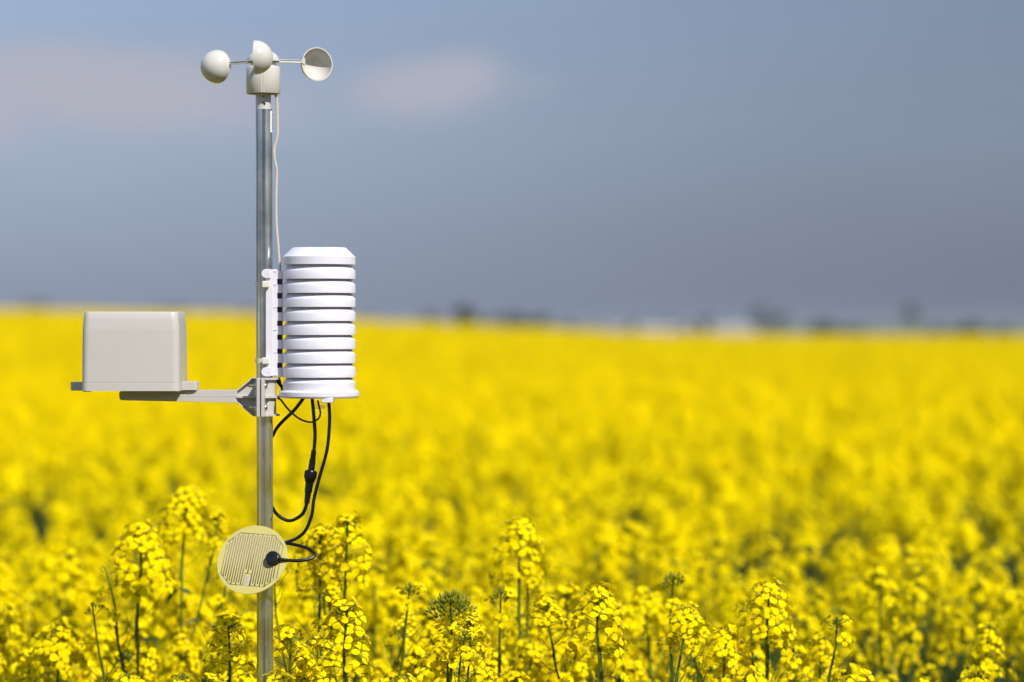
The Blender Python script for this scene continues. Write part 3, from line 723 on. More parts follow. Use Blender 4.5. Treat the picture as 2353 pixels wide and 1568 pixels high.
# hidden bracket holding the disc to the pole
mb = MB(); mb.box((dc.x + .006, dc.y + .006, dc.z - .014), (dc.x + .034, D - PR * .6, dc.z + .008))
part('back_bracket', mb, M_black, leafs, bevel=.001)

# ------------------------------------------------------------------ rapeseed plants
def petal_grid(q):
    if q == 2: rows = [(.0006, .0007, 0), (.0032, .0014, .0016), (.0055, .0040, .0022), (.0082, .0052, .0017), (.0102, .0044, .0004), (.0113, .0020, -.0006)]; cols = 3
    elif q == 1: rows = [(.0006, .0007, 0), (.0046, .0034, .0018), (.0085, .0052, .0014), (.0112, .0028, -.0004)]; cols = 2
    else: rows = [(.0008, .0010, 0), (.0070, .0055, .0016), (.0114, .0032, -.0004)]; cols = 2
    return rows, cols
def flower_template(q, seed=0, openness=1.0):
    rn = random.Random(seed); m_ = MB(); rows, cols = petal_grid(q)
    for k in range(4):
        a = math.pi / 2 * k + rn.uniform(-.22, .22); l = rn.uniform(.86, 1.12); wv = rn.uniform(.9, 1.1); tilt = rn.uniform(-.25, .3) + (1 - openness) * .9
        tw = rn.uniform(-.25, .25)
        vs = []
        for (x, w, z) in rows:
            for c in range(cols):
                s_ = -1 + 2 * c / (cols - 1)
                xx, yy_, zz = x * l, s_ * w * wv, z + (-.0007 * (1 - abs(s_)) if cols == 3 and x > .003 else 0) + s_ * w * tw
                xr = xx * math.cos(tilt) - zz * math.sin(tilt); zr = xx * math.sin(tilt) + zz * math.cos(tilt)
                vs.append((xr * math.cos(a) - yy_ * math.sin(a), xr * math.sin(a) + yy_ * math.cos(a), zr))
        fs = [(i * cols + j, i * cols + j + 1, (i + 1) * cols + j + 1, (i + 1) * cols + j) for i in range(len(rows) - 1) for j in range(cols - 1)]
        m_.add(vs, fs, 0)
    if q >= 1:   # pistil and stamens
        n = 5
        for k in range(n if q == 2 else 3):
            a = 2 * math.pi * k / n; rr = .0011 if k else 0
            p = Vector((rr * math.cos(a), rr * math.sin(a), -.0005)); t = Vector((rr * 1.9 * math.cos(a), rr * 1.9 * math.sin(a), .0052))
            m_.tube([p, t], [.0005, .0009], 3, 4, smooth=1)
    else:
        m_.add([(.0012, 0, .001), (-.0006, .001, .001), (-.0006, -.001, .001), (0, 0, .0045)], [(0, 1, 3), (1, 2, 3), (2, 0, 3)], 4)
    return np.array(m_.v), m_.f, m_.m
FT = {(q, k): flower_template(q, 10 * q + k, 1.0 if k < 3 else .45) for q in (0, 1, 2) for k in range(4)}
def bud_template(sides=5):
    m_ = MB(); m_.lathe([(1e-4, 0), (.0011, .0012), (.0013, .0032), (.0008, .0055), (1e-4, .0066)] if sides > 4 else [(1e-4, 0), (.0014, .0026), (1e-4, .0066)], Matrix.Identity(4), sides)
    return np.array(m_.v), m_.f
BT = {2: bud_template(6), 1: bud_template(5), 0: bud_template(3)}
def stamp(m_, tpl, M, mi=None):
    vs, fs = tpl[0], tpl[1]
    A = np.array(M); w = vs @ A[:3, :3].T + A[:3, 3]
    b = len(m_.v); m_.v += [tuple(p) for p in w.tolist()]; m_.f += [tuple(i + b for i in f) for f in fs]
    m_.m += (tpl[2] if mi is None else [mi] * len(fs))
def dir_matrix(pos, zdir, roll=0.0, sc=1.0):
    z = zdir.normalized(); ref = Vector((0, 0, 1)) if abs(z.z) < .95 else Vector((1, 0, 0))
    x = ref.cross(z).normalized(); y = z.cross(x)
    M = Matrix(((x.x, y.x, z.x, pos.x), (x.y, y.y, z.y, pos.y), (x.z, y.z, z.z, pos.z), (0, 0, 0, 1)))
    return M @ Matrix.Rotation(roll, 4, 'Z') @ Matrix.Scale(sc, 4)
def raceme(rn, top, axis, size=1.0, nf=28, nb=26, q=1, pods=8, budr=1.0, flen=.085, fstart=.016):
    """flower head hanging below its top point: bud dome, spiral of open flowers, young pods"""
    m_ = MB(); axis = axis.normalized(); flowers = []
    ref = Vector((1, 0, 0)); sx = (ref - axis * ref.dot(axis)).normalized(); sy = axis.cross(sx)
    L_ = (flen + .05) * size
    bend = Vector((rn.uniform(-.008, .008), rn.uniform(-.008, .008), 0))
    def ax(d): return top - axis * d + bend * math.sin(min(d / L_, 1) * math.pi)
    m_.tube([ax(.004), ax(L_ * .5), ax(L_), ax(L_ + .03)], [.0011 * size, .0018 * size, .0022 * size, .0024 * size], 5 if q else 3, 2, smooth=2 if q else 1)
    for i in range(nb):
        f = (i + .5) / nb; a = i * 2.399 + rn.uniform(-.3, .3); th = math.acos(1 - f * .95) * rn.uniform(.85, 1.1)
        d = axis * math.cos(th) + (sx * math.cos(a) + sy * math.sin(a)) * math.sin(th)
        l = (.008 + .005 * f) * size * budr * rn.uniform(.55, 1.1)
        b0 = ax(.012 * size + .010 * f * size); p = b0 + d * l
        d2 = (d + axis * .5).normalized()
        stamp(m_, BT[q], dir_matrix(p - d2 * .003, d2, 0, size * rn.uniform(.8, 1.2)), 1)
        if q and budr < 1.2: m_.tube([b0, p], .0005, 3, 2, smooth=1, caps=False)
    for i in range(nf):
        f = (i + .3) / nf; a = i * 2.399 + rn.uniform(-.35, .35)
        el = R(48 - 52 * f + rn.uniform(-10, 10))
        h = (sx * math.cos(a) + sy * math.sin(a)); d = (h * math.cos(el) + axis * math.sin(el)).normalized()
        b0 = ax((fstart + flen * f ** 1.05) * size); l = (.016 + .016 * min(1, f * 1.6)) * size * rn.uniform(.85, 1.15)
        p = b0 + d * l + Vector((0, 0, -.002 * f))
        m_.tube([b0, b0.lerp(p, .5) + axis * .0012, p], [.0006, .0006, .0008], 3, 2, smooth=1, caps=False)
        fd = (d + Vector((0, 0, .35 - .25 * f)) + Vector((rn.uniform(-.3, .3), rn.uniform(-.3, .3), rn.uniform(-.2, .2)))).normalized()
        flowers.append((p, fd, rn.uniform(0, 6.28), size * rn.uniform(.88, 1.15), 3 if f < .12 else rn.randrange(3)))
    for i in range(pods):
        f = (i + .5) / pods; a = i * 2.399 + rn.uniform(-.4, .4); h = sx * math.cos(a) + sy * math.sin(a)
        b0 = ax((.016 + flen + .02 + .06 * f) * size); l = rn.uniform(.022, .038) * size
        p1 = b0 + (h * .9 + axis * .35) * .014 * size; p2 = p1 + (h * .6 + axis * .8).normalized() * l
        m_.tube([b0, p1, p2], [.0006, .0009, .0005], 4 if q else 3, 2, smooth=1)
    return m_, flowers
def add_leaf(m_, base, d, l, w, rn, droop=.5, q=1):
    d = d.normalized(); side = d.cross(Vector((0, 0, 1))).normalized(); rows = 6 if q else 4; vs = []
    fold = rn.uniform(.15, .4)
    for i in range(rows):
        t = i / (rows - 1); ww = w * (math.sin(math.pi * (t * .86 + .10)) ** .8) * (1 + .15 * math.sin(i * 2.3))
        c = base + d * (l * t) + Vector((0, 0, -droop * l * t * t + .12 * l * t))
        for s_ in (-1, 0, 1): vs.append(c + side * s_ * ww + Vector((0, 0, abs(s_) * ww * fold)))
    m_.add(vs, [(i * 3 + j, i * 3 + j + 1, i * 3 + j + 4, i * 3 + j + 3) for i in range(rows - 1) for j in range(2)], 3)
def plant_data(rn, h=1.2, nbr=4, q=1, bend=None, main=None, leaf_hi=True, base_r=.0055):
    """returns stem MB, list of leaf MBs, list of (head MB, flowers)"""
    stem = MB(); leaves = []; heads = []
    lx, ly = bend if bend else (rn.uniform(-.05, .05), rn.uniform(-.05, .05))
    def sp(t): return Vector((lx * t * t + .012 * math.sin(t * 5), ly * t * t + .010 * math.sin(t * 4 + 1), h * t))
    mp_ = dict(size=1.0, nf=30, nb=26, pods=9); mp_.update(main or {})
    top = sp(1); axis = (sp(1) - sp(.93)).normalized()
    stem.tube([sp(t) for t in (0, .25, .5, .7, .85, .91)], [base_r, base_r * .9, base_r * .75, base_r * .6, base_r * .48, base_r * .44], 6 if q else 4, 2, smooth=3 if q else 1)
    heads.append(raceme(rn, top, axis, q=q, **mp_))
    a0 = rn.uniform(0, 6.28)
    for k in range(nbr):
        t0 = rn.uniform(.48, .74); a = a0 + k * 2.399 + rn.uniform(-.4, .4); out = rn.uniform(.06, .19)
        ht = h * rn.uniform(.86, .985); b0 = sp(t0); d = Vector((math.cos(a), math.sin(a), 0))
        b3 = b0 + d * out; b3.z = ht
        b1 = b0 + d * out * .45 + Vector((0, 0, (ht - b0.z) * .28)); b2 = b0 + d * out * .85 + Vector((0, 0, (ht - b0.z) * .65))
        sz = rn.uniform(.85, 1.2); ax_ = (b3 - b2).normalized()
        endp = b3 - ax_ * .10 * sz
        stem.tube([b0, b1, b2.lerp(endp, .3), endp], [base_r * .5, base_r * .42, base_r * .36, base_r * .34], 5 if q else 3, 2, smooth=3 if q else 1)
        budonly = rn.random() < .2
        heads.append(raceme(rn, b3, ax_, sz, flen=rn.uniform(.035, .075), nf=4 if budonly else rn.randint(11, 22), nb=rn.randint(16, 30), q=q, pods=rn.randint(3, 8)))
        lm = MB(); add_leaf(lm, b0, d + Vector((0, 0, .5)), rn.uniform(.05, .11), rn.uniform(.009, .018), rn, .4, q); leaves.append(lm)
    for k in range(3):
        t0 = .25 + .13 * k; a = rn.uniform(0, 6.28); lm = MB(); add_leaf(lm, sp(t0), Vector((math.cos(a), math.sin(a), .6)), rn.uniform(.12, .2), rn.uniform(.025, .04), rn, .8, q); leaves.append(lm)
    return stem, leaves, heads
def merged_head(hd, q):
    m_, fl = hd
    for (p, d, r_, s_, k) in fl: stamp(m_, FT[(q, k)], dir_matrix(p, d, r_, s_))
    return m_
# hero plants: each open flower is an object of its own
def flower_mesh(k):
    v_, f_, m_ = FT[(2, k)]
    x = MB(); x.v = [tuple(p) for p in v_.tolist()]; x.f = list(f_); x.m = list(m_)
    return x.mesh('flower', PLANT_MATS, sharp=None)
FM = [flower_mesh(k) for k in range(4)]
def hero(dx, dy, dist, label, seed, bend=(0, 0), main=None, nbr=3, leaf=None):
    rn = random.Random(seed)
    tp = P(dx, dy, dist - D); gz = float(ground_z(tp.x, tp.y))
    h = tp.z - gz - .006
    base = Vector((tp.x - bend[0], tp.y - bend[1], gz))
    t = thing('rapeseed_plant', label, 'plant', base, 'tall rapeseed plants standing out near the mast')
    ROOT[t.name] = Vector((0, 0, 0))
    stem, leaves, heads = plant_data(rn, h, nbr, 2, bend, main)
    part('stem', stem, [M_stem] * 5, t, sharp=60)
    for lm in leaves: part('leaf', lm, PLANT_MATS, t, sharp=0)
    if leaf:
        for (t0, ang, l, w) in leaf:
            lm = MB(); add_leaf(lm, Vector((bend[0] * t0 * t0, bend[1] * t0 * t0, h * t0)), Vector((math.cos(ang), math.sin(ang), .5)), l, w, rn, .9, 1); part('leaf', lm, PLANT_MATS, t, sharp=0)
    for hi, hd in enumerate(heads):
        ho = part('flower_head', hd[0], PLANT_MATS, t, sharp=60)
        for (p, d, r_, s_, k) in hd[1]:
            f = bpy.data.objects.new('flower', FM[k]); C.objects.link(f); f.parent = ho; f.matrix_local = dir_matrix(p, d, r_, s_)
    return base
HEROES = [
    (817, 1369, 4.73, 'sharpest yellow rapeseed spike just right of the pole foot with pale bud tip', 1, (.01, 0), dict(size=1.37, nf=27, nb=24, pods=4, flen=0.082), 2, None),
    (1050, 1368, 4.89, 'rapeseed spike with a broad dark green bud dome above its flowers', 2, (.02, 0), dict(size=1.59, nf=30, nb=190, pods=5, budr=2.2, fstart=.040, flen=0.078), 2, None),
    (1388, 1333, 4.98, 'yellow rapeseed spike with bare dark stem right of the dark bud dome', 3, (-.03, 0), dict(size=1.40, nf=34, nb=18, pods=6, flen=0.078), 2, None),
    (1784, 1328, 5.09, 'dense yellow rapeseed spike standing right of centre near the lower edge', 4, (.02, 0), dict(size=1.40, nf=36, nb=18, pods=6, flen=0.070), 3, None),
    (441, 1113, 5.68, 'tallest blurred rapeseed stalk left of the pole with a small hanging leaf', 5, (.03, .02), dict(size=1.46, nf=31, nb=18, pods=2, flen=0.058), 1, [(.845, 2.4, .07, .012), (.80, .4, .08, .012)]),
    (337, 1193, 5.37, 'rounded yellow rapeseed head on a straight green stalk left of the tallest one', 6, (.02, 0), dict(size=1.59, nf=37, nb=22, pods=3, flen=0.066), 1, None),
    (1213, 1183, 5.49, 'lone blurred rapeseed spike rising above the crop right of the mast', 7, (.02, .03), dict(size=1.46, nf=29, nb=14, pods=5, flen=0.066), 2, None),
    (1562, 1306, 5.24, 'rapeseed stalk bearing only dark green buds between two yellow spikes', 8, (.01, 0), dict(size=1.46, nf=5, nb=36, pods=8, budr=1.3), 1, None),
    (816, 1172, 5.24, 'leafless rapeseed spike behind the round sensor at its right', 9, (.03, 0), dict(size=1.40, nf=29, nb=16, pods=6, flen=0.078), 3, None),
    (750, 1200, 5.28, 'broad yellow rapeseed head behind the looping black cable', 10, (.0, 0), dict(size=1.40, nf=34, nb=16, pods=6, flen=0.070), 3, None),
    (1166, 1340, 5.15, 'small dark rapeseed bud tip left of the lone tall spike', 11, (.01, 0), dict(size=1.34, nf=5, nb=34, pods=8, budr=1.2), 1, None),
    (1980, 1536, 4.62, 'rapeseed head just showing at the lower right edge', 12, (0, 0), dict(size=1.46, nf=31, nb=12, pods=4), 2, None),
    (948, 1545, 4.62, 'pale green rapeseed bud cluster low between two sharp spikes', 13, (0, 0), dict(size=1.34, nf=19, nb=40, pods=4, budr=1.3), 1, None),
    (432, 1545, 4.66, 'pale bud cluster low at the left of the pole foot', 14, (0, 0), dict(size=1.34, nf=20, nb=40, pods=4, budr=1.3), 1, None),
    (255, 1290, 5.28, 'thin leaning rapeseed stalk with spent flower tip at far left', 15, (-.12, 0), dict(size=1.10, nf=3, nb=14, pods=10, budr=1.3), 0, None),
    (228, 1372, 5.09, 'bare lower rapeseed stalk leaning left with a dark tip', 16, (-.10, 0), dict(size=1.10, nf=2, nb=14, pods=10, budr=1.3), 0, None),
    (548, 1275, 5.46, 'dark rapeseed stalk leaning right beside the round sensor', 17, (.14, 0), dict(size=1.10, nf=3, nb=12, pods=8), 1, [(.86, .2, .08, .012)]),
    (688, 1428, 4.84, 'branching rapeseed head tucked against the right of the pole foot', 18, (.0, 0), dict(size=1.34, nf=20, nb=26, pods=6), 3, None),
    (541, 1408, 4.87, 'yellow rapeseed head just left of the pole foot under the round sensor', 19, (0, 0), dict(size=1.34, nf=22, nb=20, pods=8), 3, None),
    (650, 1535, 4.67, 'low bright rapeseed head touching the right of the pole at the lower edge', 20, (0, 0), dict(size=1.22, nf=20, nb=30, pods=4, budr=1.2), 2, None),
]
hero_bases = [hero(*h_) for h_ in HEROES]

# crop plants one can still tell apart: copies of a few kinds
def tree_copy(o, parent=None):
    c = o.copy(); C.objects.link(c); c.parent = parent
    for ch in KIDS[o.name]: tree_copy(ch, c)
    return c
KIDS = {}; NHEADS = []
protos = []
GROUP = 'rapeseed plants of the near crop'
NEAR_LABEL = 'yellow flowering rapeseed plant standing in the near crop, one of many alike'
for k in range(9):
    rn = random.Random(100 + k)
    t = thing('rapeseed_plant', NEAR_LABEL, 'plant', (0, 0, 0), GROUP)
    ROOT[t.name] = Vector((0, 0, 0))
    stem, leaves, heads = plant_data(rn, CANOPY, rn.choice((3, 4, 4, 5)), 1, None, dict(size=rn.uniform(1.1, 1.45), nf=rn.randint(18, 30), nb=rn.randint(12, 34), pods=rn.randint(4, 10), flen=rn.uniform(.045, .085)))
    kids = [part('stem', stem, [M_stem] * 5, t, sharp=60)]
    lm = MB()
    kids += [part('leaf', l_, PLANT_MATS, t, sharp=0) for l_ in leaves]
    kids += [part('flower_head', merged_head(h_, 1), PLANT_MATS, t, sharp=0) for h_ in heads]
    KIDS[t.name] = kids; NHEADS.append(len(heads))
    for c in kids: KIDS[c.name] = []
    protos.append(t)
rn = random.Random(77)
def in_gap(x, y):
    """thin patches in the crop"""
    g = 0
    for (gx, gy, ra, rb, st) in ((.66, 5.3, .13, .6, .85), (.93, 5.7, .15, .6, .8), (.45, 5.9, .11, .6, .7), (-.62, 5.3, .16, .6, .6), (.10, 5.3, .10, .5, .6), (-.28, 5.5, .09, .5, .6), (1.0, 6.8, .12, .5, .7)):
        e = ((x - gx) / ra) ** 2 + ((y - gy) / rb) ** 2
        if e < 1: g = max(g, st)
    return g
COLS = ((185, 'at the left edge of the field'), (430, 'below the rain box'), (590, 'between rain box and pole'), (830, 'below the white shield'), (1176, 'just right of the shield'),
        (1450, 'right of the picture centre'), (1740, 'below the skyline houses'), (2050, 'below the tall hazy skyline trees'), (99999, 'at the right edge of the field'))
ROWS = ((4.95, 'foremost, low'), (5.5, 'in the front rank'), (6.1, 'in the second rank'), (6.8, 'in the blurred third rank'), (7.4, 'in the blurred fourth rank'), (99, 'in the rearmost blurred rank'))
HEADS = {4: 'four-headed', 5: 'five-headed', 6: 'six-headed'}
NEAR_FAR = 7.9
placed = []; tries = 0
TARGET = 245
while len(placed) < TARGET and tries < 60000:
    tries += 1
    y = math.sqrt(rn.uniform(4.45 ** 2, NEAR_FAR ** 2)); x = rn.uniform(-1, 1) * (.185 * y + .10)
    if rn.random() < in_gap(x, y): continue
    if rn.random() > 1.5 * (.5 + .25 * math.sin(9.1 * x + 3.3 * y + 1.7 * math.sin(4.7 * y)) + .25 * math.sin(-6.3 * x + 7.9 * y + 2.1 * math.sin(5.9 * x + 1.0))) + .08: continue
    if x > .06 * y and y < 7.5 and rn.random() < .55: continue
    if y < 5.05 and rn.random() > .55: continue
    if abs(x - pole_base.x) < .045 and y < D + .12: continue
    if any((x - b.x) ** 2 + (y - b.y) ** 2 < .05 ** 2 for b in hero_bases): continue
    if any((x - a) ** 2 + (y - b) ** 2 < .105 ** 2 for a, b in placed): continue
    placed.append((x, y))
for i, (x, y) in enumerate(placed):
    pk = i if i < len(protos) else rn.randrange(len(protos))
    o = protos[i] if i < len(protos) else tree_copy(protos[pk])
    s_ = rn.gauss(.985, .045); s_ = min(max(s_, .87), 1.08)
    if y < 5.1: s_ = min(s_ - .01, .985)
    dx_ = CX + x / y / S
    col = next(lab for lim, lab in COLS if dx_ < lim); row = next(lab for lim, lab in ROWS if y < lim)
    o['label'] = HEADS[NHEADS[pk]] + ' yellow rapeseed plant ' + row + ' ' + col
    o.location = (x, y, float(ground_z(x, y))); o.scale = (s_, s_, s_)
    o.rotation_euler = (rn.uniform(-.07, .07), rn.uniform(-.07, .07), rn.uniform(0, 6.28))

# the rest of the crop: one object, points that carry whole plants
crop = bpy.data.collections.new('crop_kinds')
for k in range(9):
    r2 = random.Random(300 + k); lush = k > 5
    stem, leaves, heads = plant_data(r2, CANOPY, 4 + k % 2, 0, None, dict(size=1.6 if lush else 1.3, flen=.06, nf=r2.randint(44, 56) if lush else r2.randint(24, 36), nb=4 if lush else r2.randint(10, 22), pods=2 if lush else 5))
    allm = MB()
    for m_ in [stem] + leaves + [merged_head(h_, 0) for h_ in heads]:
        b = len(allm.v); allm.v += m_.v; allm.f += [tuple(i + b for i in f) for f in m_.f]; allm.m += m_.m if m_ is not stem else [2] * len(m_.f)
    me = allm.mesh('crop_plant', PLANT_MATS, sharp=None)
    crop.objects.link(bpy.data.objects.new('crop_plant', me))
nr = np.random.RandomState(5)
pts = []
def scatter(n, y0, y1, pred=None, xs=.20, xm=.25):
    y = np.sqrt(nr.uniform(y0 ** 2, y1 ** 2, n)); x = nr.uniform(-1, 1, n) * (xs * y + xm)
    pts.append(np.stack([x, y], 1))
def area(y0, y1, xs=.20, xm=.25): return xs * (y1 ** 2 - y0 ** 2) + 2 * xm * (y1 - y0)
for (y0, y1, dens) in ((NEAR_FAR - .1, 14, 22), (14, 30, 25), (30, 60, 13), (60, 125, 5)):
    scatter(int(area(y0, y1) * dens), y0, y1)
# all round the place outside the picture
yw = np.sqrt(nr.uniform(12 ** 2, 125 ** 2, 26000)); xw = yw * nr.uniform(.195, .52, 26000) * nr.choice([-1, 1], 26000)
pts.append(np.stack([xw, yw], 1)[(np.hypot(xw, yw) > 34)])
n = 22000
rr_ = np.sqrt(nr.uniform(.5, 38 ** 2, n)) * nr.choice([1, .5, .35], n); aa = nr.uniform(0, 2 * np.pi, n)
x, y = rr_ * np.sin(aa), rr_ * np.cos(aa)
inside = (y > 3.0) & (np.abs(x) < .20 * y + .25)
near_cam = (x ** 2 + y ** 2 < .55 ** 2)
pts.append(np.stack([x, y], 1)[~inside & ~near_cam])
pts = np.concatenate(pts)
def patch(x, y):
    """uneven stand: value 0..1, low where plants are missing"""
    return .5 + .25 * np.sin(9.1 * x + 3.3 * y + 1.7 * np.sin(4.7 * y)) + .25 * np.sin(-6.3 * x + 7.9 * y + 2.1 * np.sin(5.9 * x + 1.0))
thin2 = (pts[:, 0] > .06 * pts[:, 1]) & (pts[:, 1] > 4) & (pts[:, 1] < 10) & (nr.uniform(0, 1, len(pts)) < .5)
thin = (nr.uniform(0, 1, len(pts)) > 1.35 * patch(pts[:, 0], pts[:, 1]) + .10) & (pts[:, 1] > 3) & (pts[:, 1] < 15)
pts = pts[~(thin | thin2)]; n = len(pts)
zz = ground_z(pts[:, 0], pts[:, 1])
me = bpy.data.meshes.new('rapeseed_crop')
me.vertices.add(n); me.vertices.foreach_set('co', np.stack([pts[:, 0], pts[:, 1], zz], 1).ravel().astype(np.float32))
dist = np.hypot(pts[:, 0], pts[:, 1])
scl = np.clip(nr.normal(.985, .04, n), .85, 1.07); scl = np.where((pts[:, 1] < 4.2) & (dist < 8), np.minimum(scl, .97), scl)
rot = np.stack([nr.uniform(-.09, .09, n), nr.uniform(-.09, .09, n), nr.uniform(0, 6.28, n)], 1)
for nm, ty, dat in (('size', 'FLOAT', scl), ('turn', 'FLOAT_VECTOR', rot), ('variant', 'INT', np.where(nr.uniform(0, 1, n) < np.clip((dist - 11) / 10, 0, .92), nr.randint(6, 9, n), nr.randint(0, 6, n)))):
    a = me.attributes.new(nm, ty, 'POINT')
    a.data.foreach_set('vector' if ty == 'FLOAT_VECTOR' else 'value', dat.ravel().astype(np.int32 if ty == 'INT' else np.float32))
for m_ in PLANT_MATS: me.materials.append(m_)
co = bpy.data.objects.new('rapeseed_crop', me); C.objects.link(co)
co['kind'] = 'stuff'; co['label'] = 'mass of yellow rapeseed flowers blurring away to the horizon'; co['category'] = 'crop'
ng = bpy.data.node_groups.new('crop_scatter', 'GeometryNodeTree')
ng.interface.new_socket('Geometry', in_out='INPUT', socket_type='NodeSocketGeometry'); ng.interface.new_socket('Geometry', in_out='OUTPUT', socket_type='NodeSocketGeometry')
gi, go = ng.nodes.new('NodeGroupInput'), ng.nodes.new('NodeGroupOutput')
ip_ = ng.nodes.new('GeometryNodeInstanceOnPoints'); ci = ng.nodes.new('GeometryNodeCollectionInfo')
ci.inputs['Collection'].default_value = crop; ci.inputs['Separate Children'].default_value = True; ci.inputs['Reset Children'].default_value = True
def na(nm, ty):
    q_ = ng.nodes.new('GeometryNodeInputNamedAttribute'); q_.data_type = ty; q_.inputs['Name'].default_value = nm; return q_.outputs['Attribute']
er = ng.nodes.new('FunctionNodeEulerToRotation'); ng.links.new(na('turn', 'FLOAT_VECTOR'), er.inputs[0])
ng.links.new(gi.outputs[0], ip_.inputs['Points']); ng.links.new(ci.outputs[0], ip_.inputs['Instance']); ip_.inputs['Pick Instance'].default_value = True
ng.links.new(na('variant', 'INT'), ip_.inputs['Instance Index']); ng.links.new(er.outputs[0], ip_.inputs['Rotation']); ng.links.new(na('size', 'FLOAT'), ip_.inputs['Scale'])
ng.links.new(ip_.outputs[0], go.inputs[0])
co.modifiers.new('scatter', 'NODES').node_group = ng

# ------------------------------------------------------------------ far trees and houses
M_fol = plant_mat('tree_foliage', (0.030, 0.050, 0.018), (0.055, 0.078, 0.03), .15, .6)
M_bark = mat('bark', (0.09, 0.07, 0.05), .9, scale=3, var=.2)
M_wallw = mat('white_render', (0.50, 0.44, 0.41), .85, scale=.6, var=.06)
M_roof = mat('clay_roof', (0.30, 0.13, 0.08), .85, scale=2, var=.15)
M_roof2 = mat('grey_roof', (0.22, 0.21, 0.21), .8, scale=2, var=.1)
M_glass = mat('dark_window_glass', (0.03, 0.035, 0.04), .1)
def far_tree(dx, top_dy, wd, dist, label, seed, slim=1.0, dens=1.0):
    rn = random.Random(seed); tp = P(dx, top_dy, dist - D); gz = float(ground_z(tp.x, tp.y)); h = tp.z - gz
    w = wd * S * dist / 2
    t = thing('tree', label, 'tree', (tp.x, tp.y, gz), 'trees on the skyline'); ROOT[t.name] = Vector((0, 0, 0))
    tr = MB(); tr.tube([(0, 0, -.3), (.1, 0, h * .3), (0, .1, h * .6), (.05, 0, h * .88)], [h * .028, h * .022, h * .014, h * .004], 7, 0, smooth=2)
    for k in range(7):
        a = k * 2.4; z0 = h * (.28 + .07 * k); l = w * rn.uniform(.5, .85)
        tr.tube([(0, 0, z0), (math.cos(a) * l * .5, math.sin(a) * l * .5, z0 + h * .09), (math.cos(a) * l, math.sin(a) * l, z0 + h * .16)], [h * .010, h * .006, h * .002], 5, 0, smooth=2)
    part('trunk', tr, M_bark, t)
    cr_ = MB(); clumps = []
    for k in range(16):
        a = rn.uniform(0, 6.28); f = rn.uniform(.22, .97); prof = math.sin(math.pi * (f - .12) / .95) ** .7 if f > .12 else 0
        rr = w * prof * rn.uniform(.25, .85); clumps.append((math.cos(a) * rr, math.sin(a) * rr, h * f, w * rn.uniform(.28, .5)))
    for k in range(int(900 * dens)):
        c = clumps[rn.randrange(16)]; d = Vector((rn.gauss(0, 1), rn.gauss(0, 1), rn.gauss(0, 1))).normalized() * c[3] * rn.uniform(.5, 1.05)
        p = Vector(c[:3]) + d * 1.0; s_ = max(.10, w * .085) * rn.uniform(.7, 1.5)
        e = Euler((rn.uniform(0, 6.28), rn.uniform(0, 6.28), rn.uniform(0, 6.28))).to_matrix()
        cr_.add([p + e @ Vector(v_) * s_ for v_ in ((-1, -.6, 0), (1, -.5, .2), (.8, .7, 0), (-.7, .6, .25))], [(0, 1, 2, 3)], 0)
    part('crown', cr_, M_fol, t, sharp=0)
TREES = [
    (1058, 698, 76, 280, 'dark rounded tree standing alone on the skyline right of the shield', 2.2), (985, 725, 60, 700, 'low hazy tree just left of the dark rounded tree', .8),
    (1128, 729, 60, 760, 'first low tree right of the dark rounded tree', .9), (1182, 725, 70, 760, 'middle low tree in the line right of the dark rounded tree', .9), (1240, 730, 66, 760, 'last low tree in the line right of the dark rounded tree', .9),
    (1300, 747, 50, 760, 'faint bush at the right end of the low tree line', .7), (1420, 739, 44, 720, 'faint tree above the left end of the white houses', .7), (1462, 736, 50, 720, 'faint taller tree over the leftmost white house', .7),
    (1535, 740, 54, 680, 'faint tree between the white houses', .8), (1622, 731, 56, 640, 'small dark tree over the right white house', 1.0), (1578, 747, 40, 560, 'dark bush between the two white house groups', 1.0),
    (1745, 706, 56, 1000, 'tall hazy tree right of the white houses', .45), (1790, 721, 50, 1000, 'hazy tree at the right of the tall hazy one', .4), (1895, 750, 80, 900, 'low wide bush on the right skyline', .6),
    (1965, 753, 60, 900, 'smaller low bush on the right skyline', .6), (2092, 701, 50, 1000, 'tall thin hazy tree on the far right skyline', .4), (2160, 754, 60, 800, 'low bush left of the rightmost dark tree', .6),
    (2228, 744, 84, 600, 'rightmost dark rounded tree on the skyline', .9), (2310, 757, 60, 900, 'faint bush at the right edge of the skyline', .5),
    (845, 725, 46, 700, 'faint tree showing at the right edge of the white shield', .7), (572, 709, 46, 800, 'faint tree on the skyline just left of the pole', .7), (500, 717, 60, 800, 'low hedge tree on the skyline between box and pole', .6),
    (418, 711, 66, 800, 'hazy tree above the right end of the rain box', .6), (372, 707, 46, 800, 'hazy tree above the middle of the rain box', .6), (80, 697, 90, 900, 'faint wide tree on the skyline at the left edge', .4),
]
for i, (dx, ty, w, di, lab, de) in enumerate(TREES): far_tree(dx, ty, w, di, lab, 500 + i, dens=de)
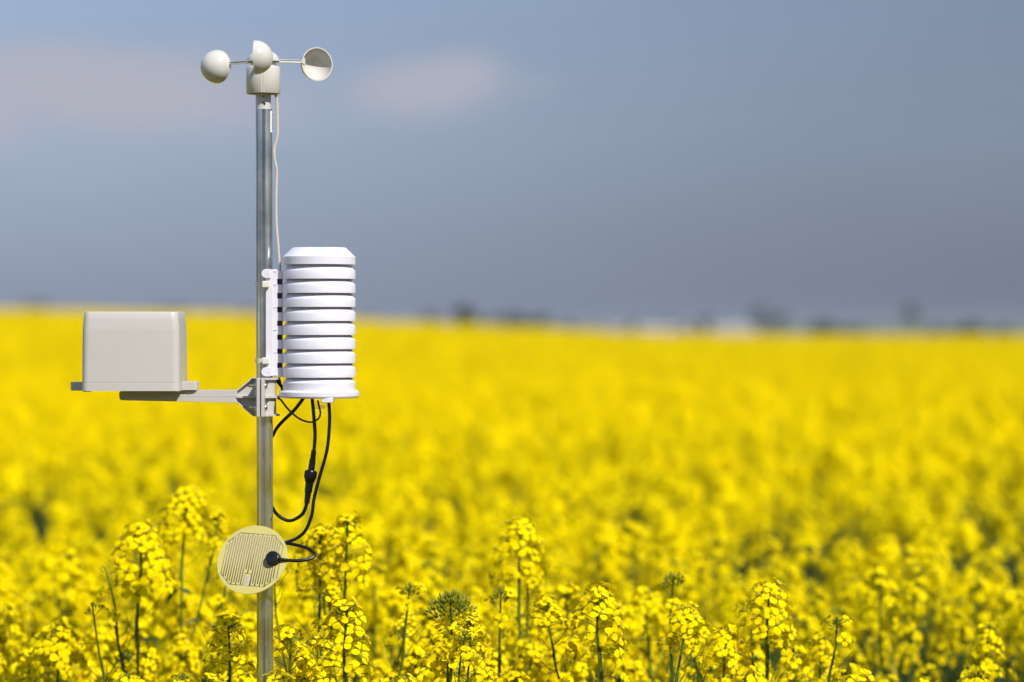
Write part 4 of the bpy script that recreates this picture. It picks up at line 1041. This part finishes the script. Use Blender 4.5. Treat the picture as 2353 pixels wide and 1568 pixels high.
def house(dx0, dx1, eave_dy, dist, label, roofm, ridge=2.2, deep=8):
    a, b = P(dx0, eave_dy, dist - D), P(dx1, eave_dy, dist - D); gz = float(ground_z((a.x + b.x) / 2, dist)) ; w = b.x - a.x; hw = w / 2; eh = a.z - gz
    t = thing('house', label, 'house', ((a.x + b.x) / 2, dist, gz), 'white houses on the skyline'); ROOT[t.name] = Vector((0, 0, 0))
    m_ = MB(); m_.box((-hw, 0, -.5), (hw, deep, eh)); m_.add([(-hw, 0, eh), (-hw, deep, eh), (-hw, deep / 2, eh + ridge - .1), (hw, 0, eh), (hw, deep, eh), (hw, deep / 2, eh + ridge - .1)], [(0, 1, 2), (3, 5, 4)])
    part('wall', m_, M_wallw, t)
    m_ = MB(); g = .35
    for sgn in (0, 1):
        y0, y1 = (-g, deep / 2) if not sgn else (deep + g, deep / 2)
        vs = [(-hw - g, y0, eh - .1), (hw + g, y0, eh - .1), (hw + g, y1, eh + ridge), (-hw - g, y1, eh + ridge)]
        m_.add(vs + [(x, y, z + .18) for x, y, z in vs], [(0, 1, 2, 3), (7, 6, 5, 4), (0, 4, 5, 1), (1, 5, 6, 2), (2, 6, 7, 3), (3, 7, 4, 0)])
    rf = part('roof', m_, roofm, t)
    m_ = MB(); m_.box((hw * .4, deep * .42, eh + ridge * .7), (hw * .4 + .7, deep * .42 + .7, eh + ridge + .9)); o = part('chimney', m_, M_wallw, t); o.parent = rf
    k = max(2, int(w / 3.2))
    for i in range(k):
        x = -hw + w * (i + .5) / k
        m_ = MB(); m_.box((x - .55, -.06, eh - 2.3), (x + .55, .05, eh - 1.0)); part('window', m_, M_glass, t)
house(1468, 1560, 759, 640, 'long white house at the left of the skyline cluster', M_wallw, .6)
house(1572, 1606, 761, 600, 'narrow pale house in the middle of the skyline cluster', M_wallw, .6, 6)
house(1640, 1735, 759, 620, 'wide white house at the right of the skyline cluster', M_wallw, .6)
house(1395, 1440, 760, 700, 'small pale house left of the white cluster on the skyline', M_roof2, 1.5)
bpy.context.view_layer.update()

# ------------------------------------------------------------------ air
mb = MB(); mb.box((-7000, -5000, -9.5), (7000, 9500, 14))
me = mb.mesh('haze', [], sharp=None, smooth=False); fix_normals(me)
hz = bpy.data.objects.new('haze', me); C.objects.link(hz); hz['kind'] = 'stuff'
hm = bpy.data.materials.new('hazy_air'); hm.use_nodes = True; ht = hm.node_tree; ht.nodes.clear()
pv = ht.nodes.new('ShaderNodeVolumePrincipled'); pv.inputs['Color'].default_value = (.50, .55, .64, 1); pv.inputs['Density'].default_value = 0.00016; pv.inputs['Anisotropy'].default_value = .1
ho_ = ht.nodes.new('ShaderNodeOutputMaterial'); ht.links.new(pv.outputs[0], ho_.inputs['Volume']); me.materials.append(hm)
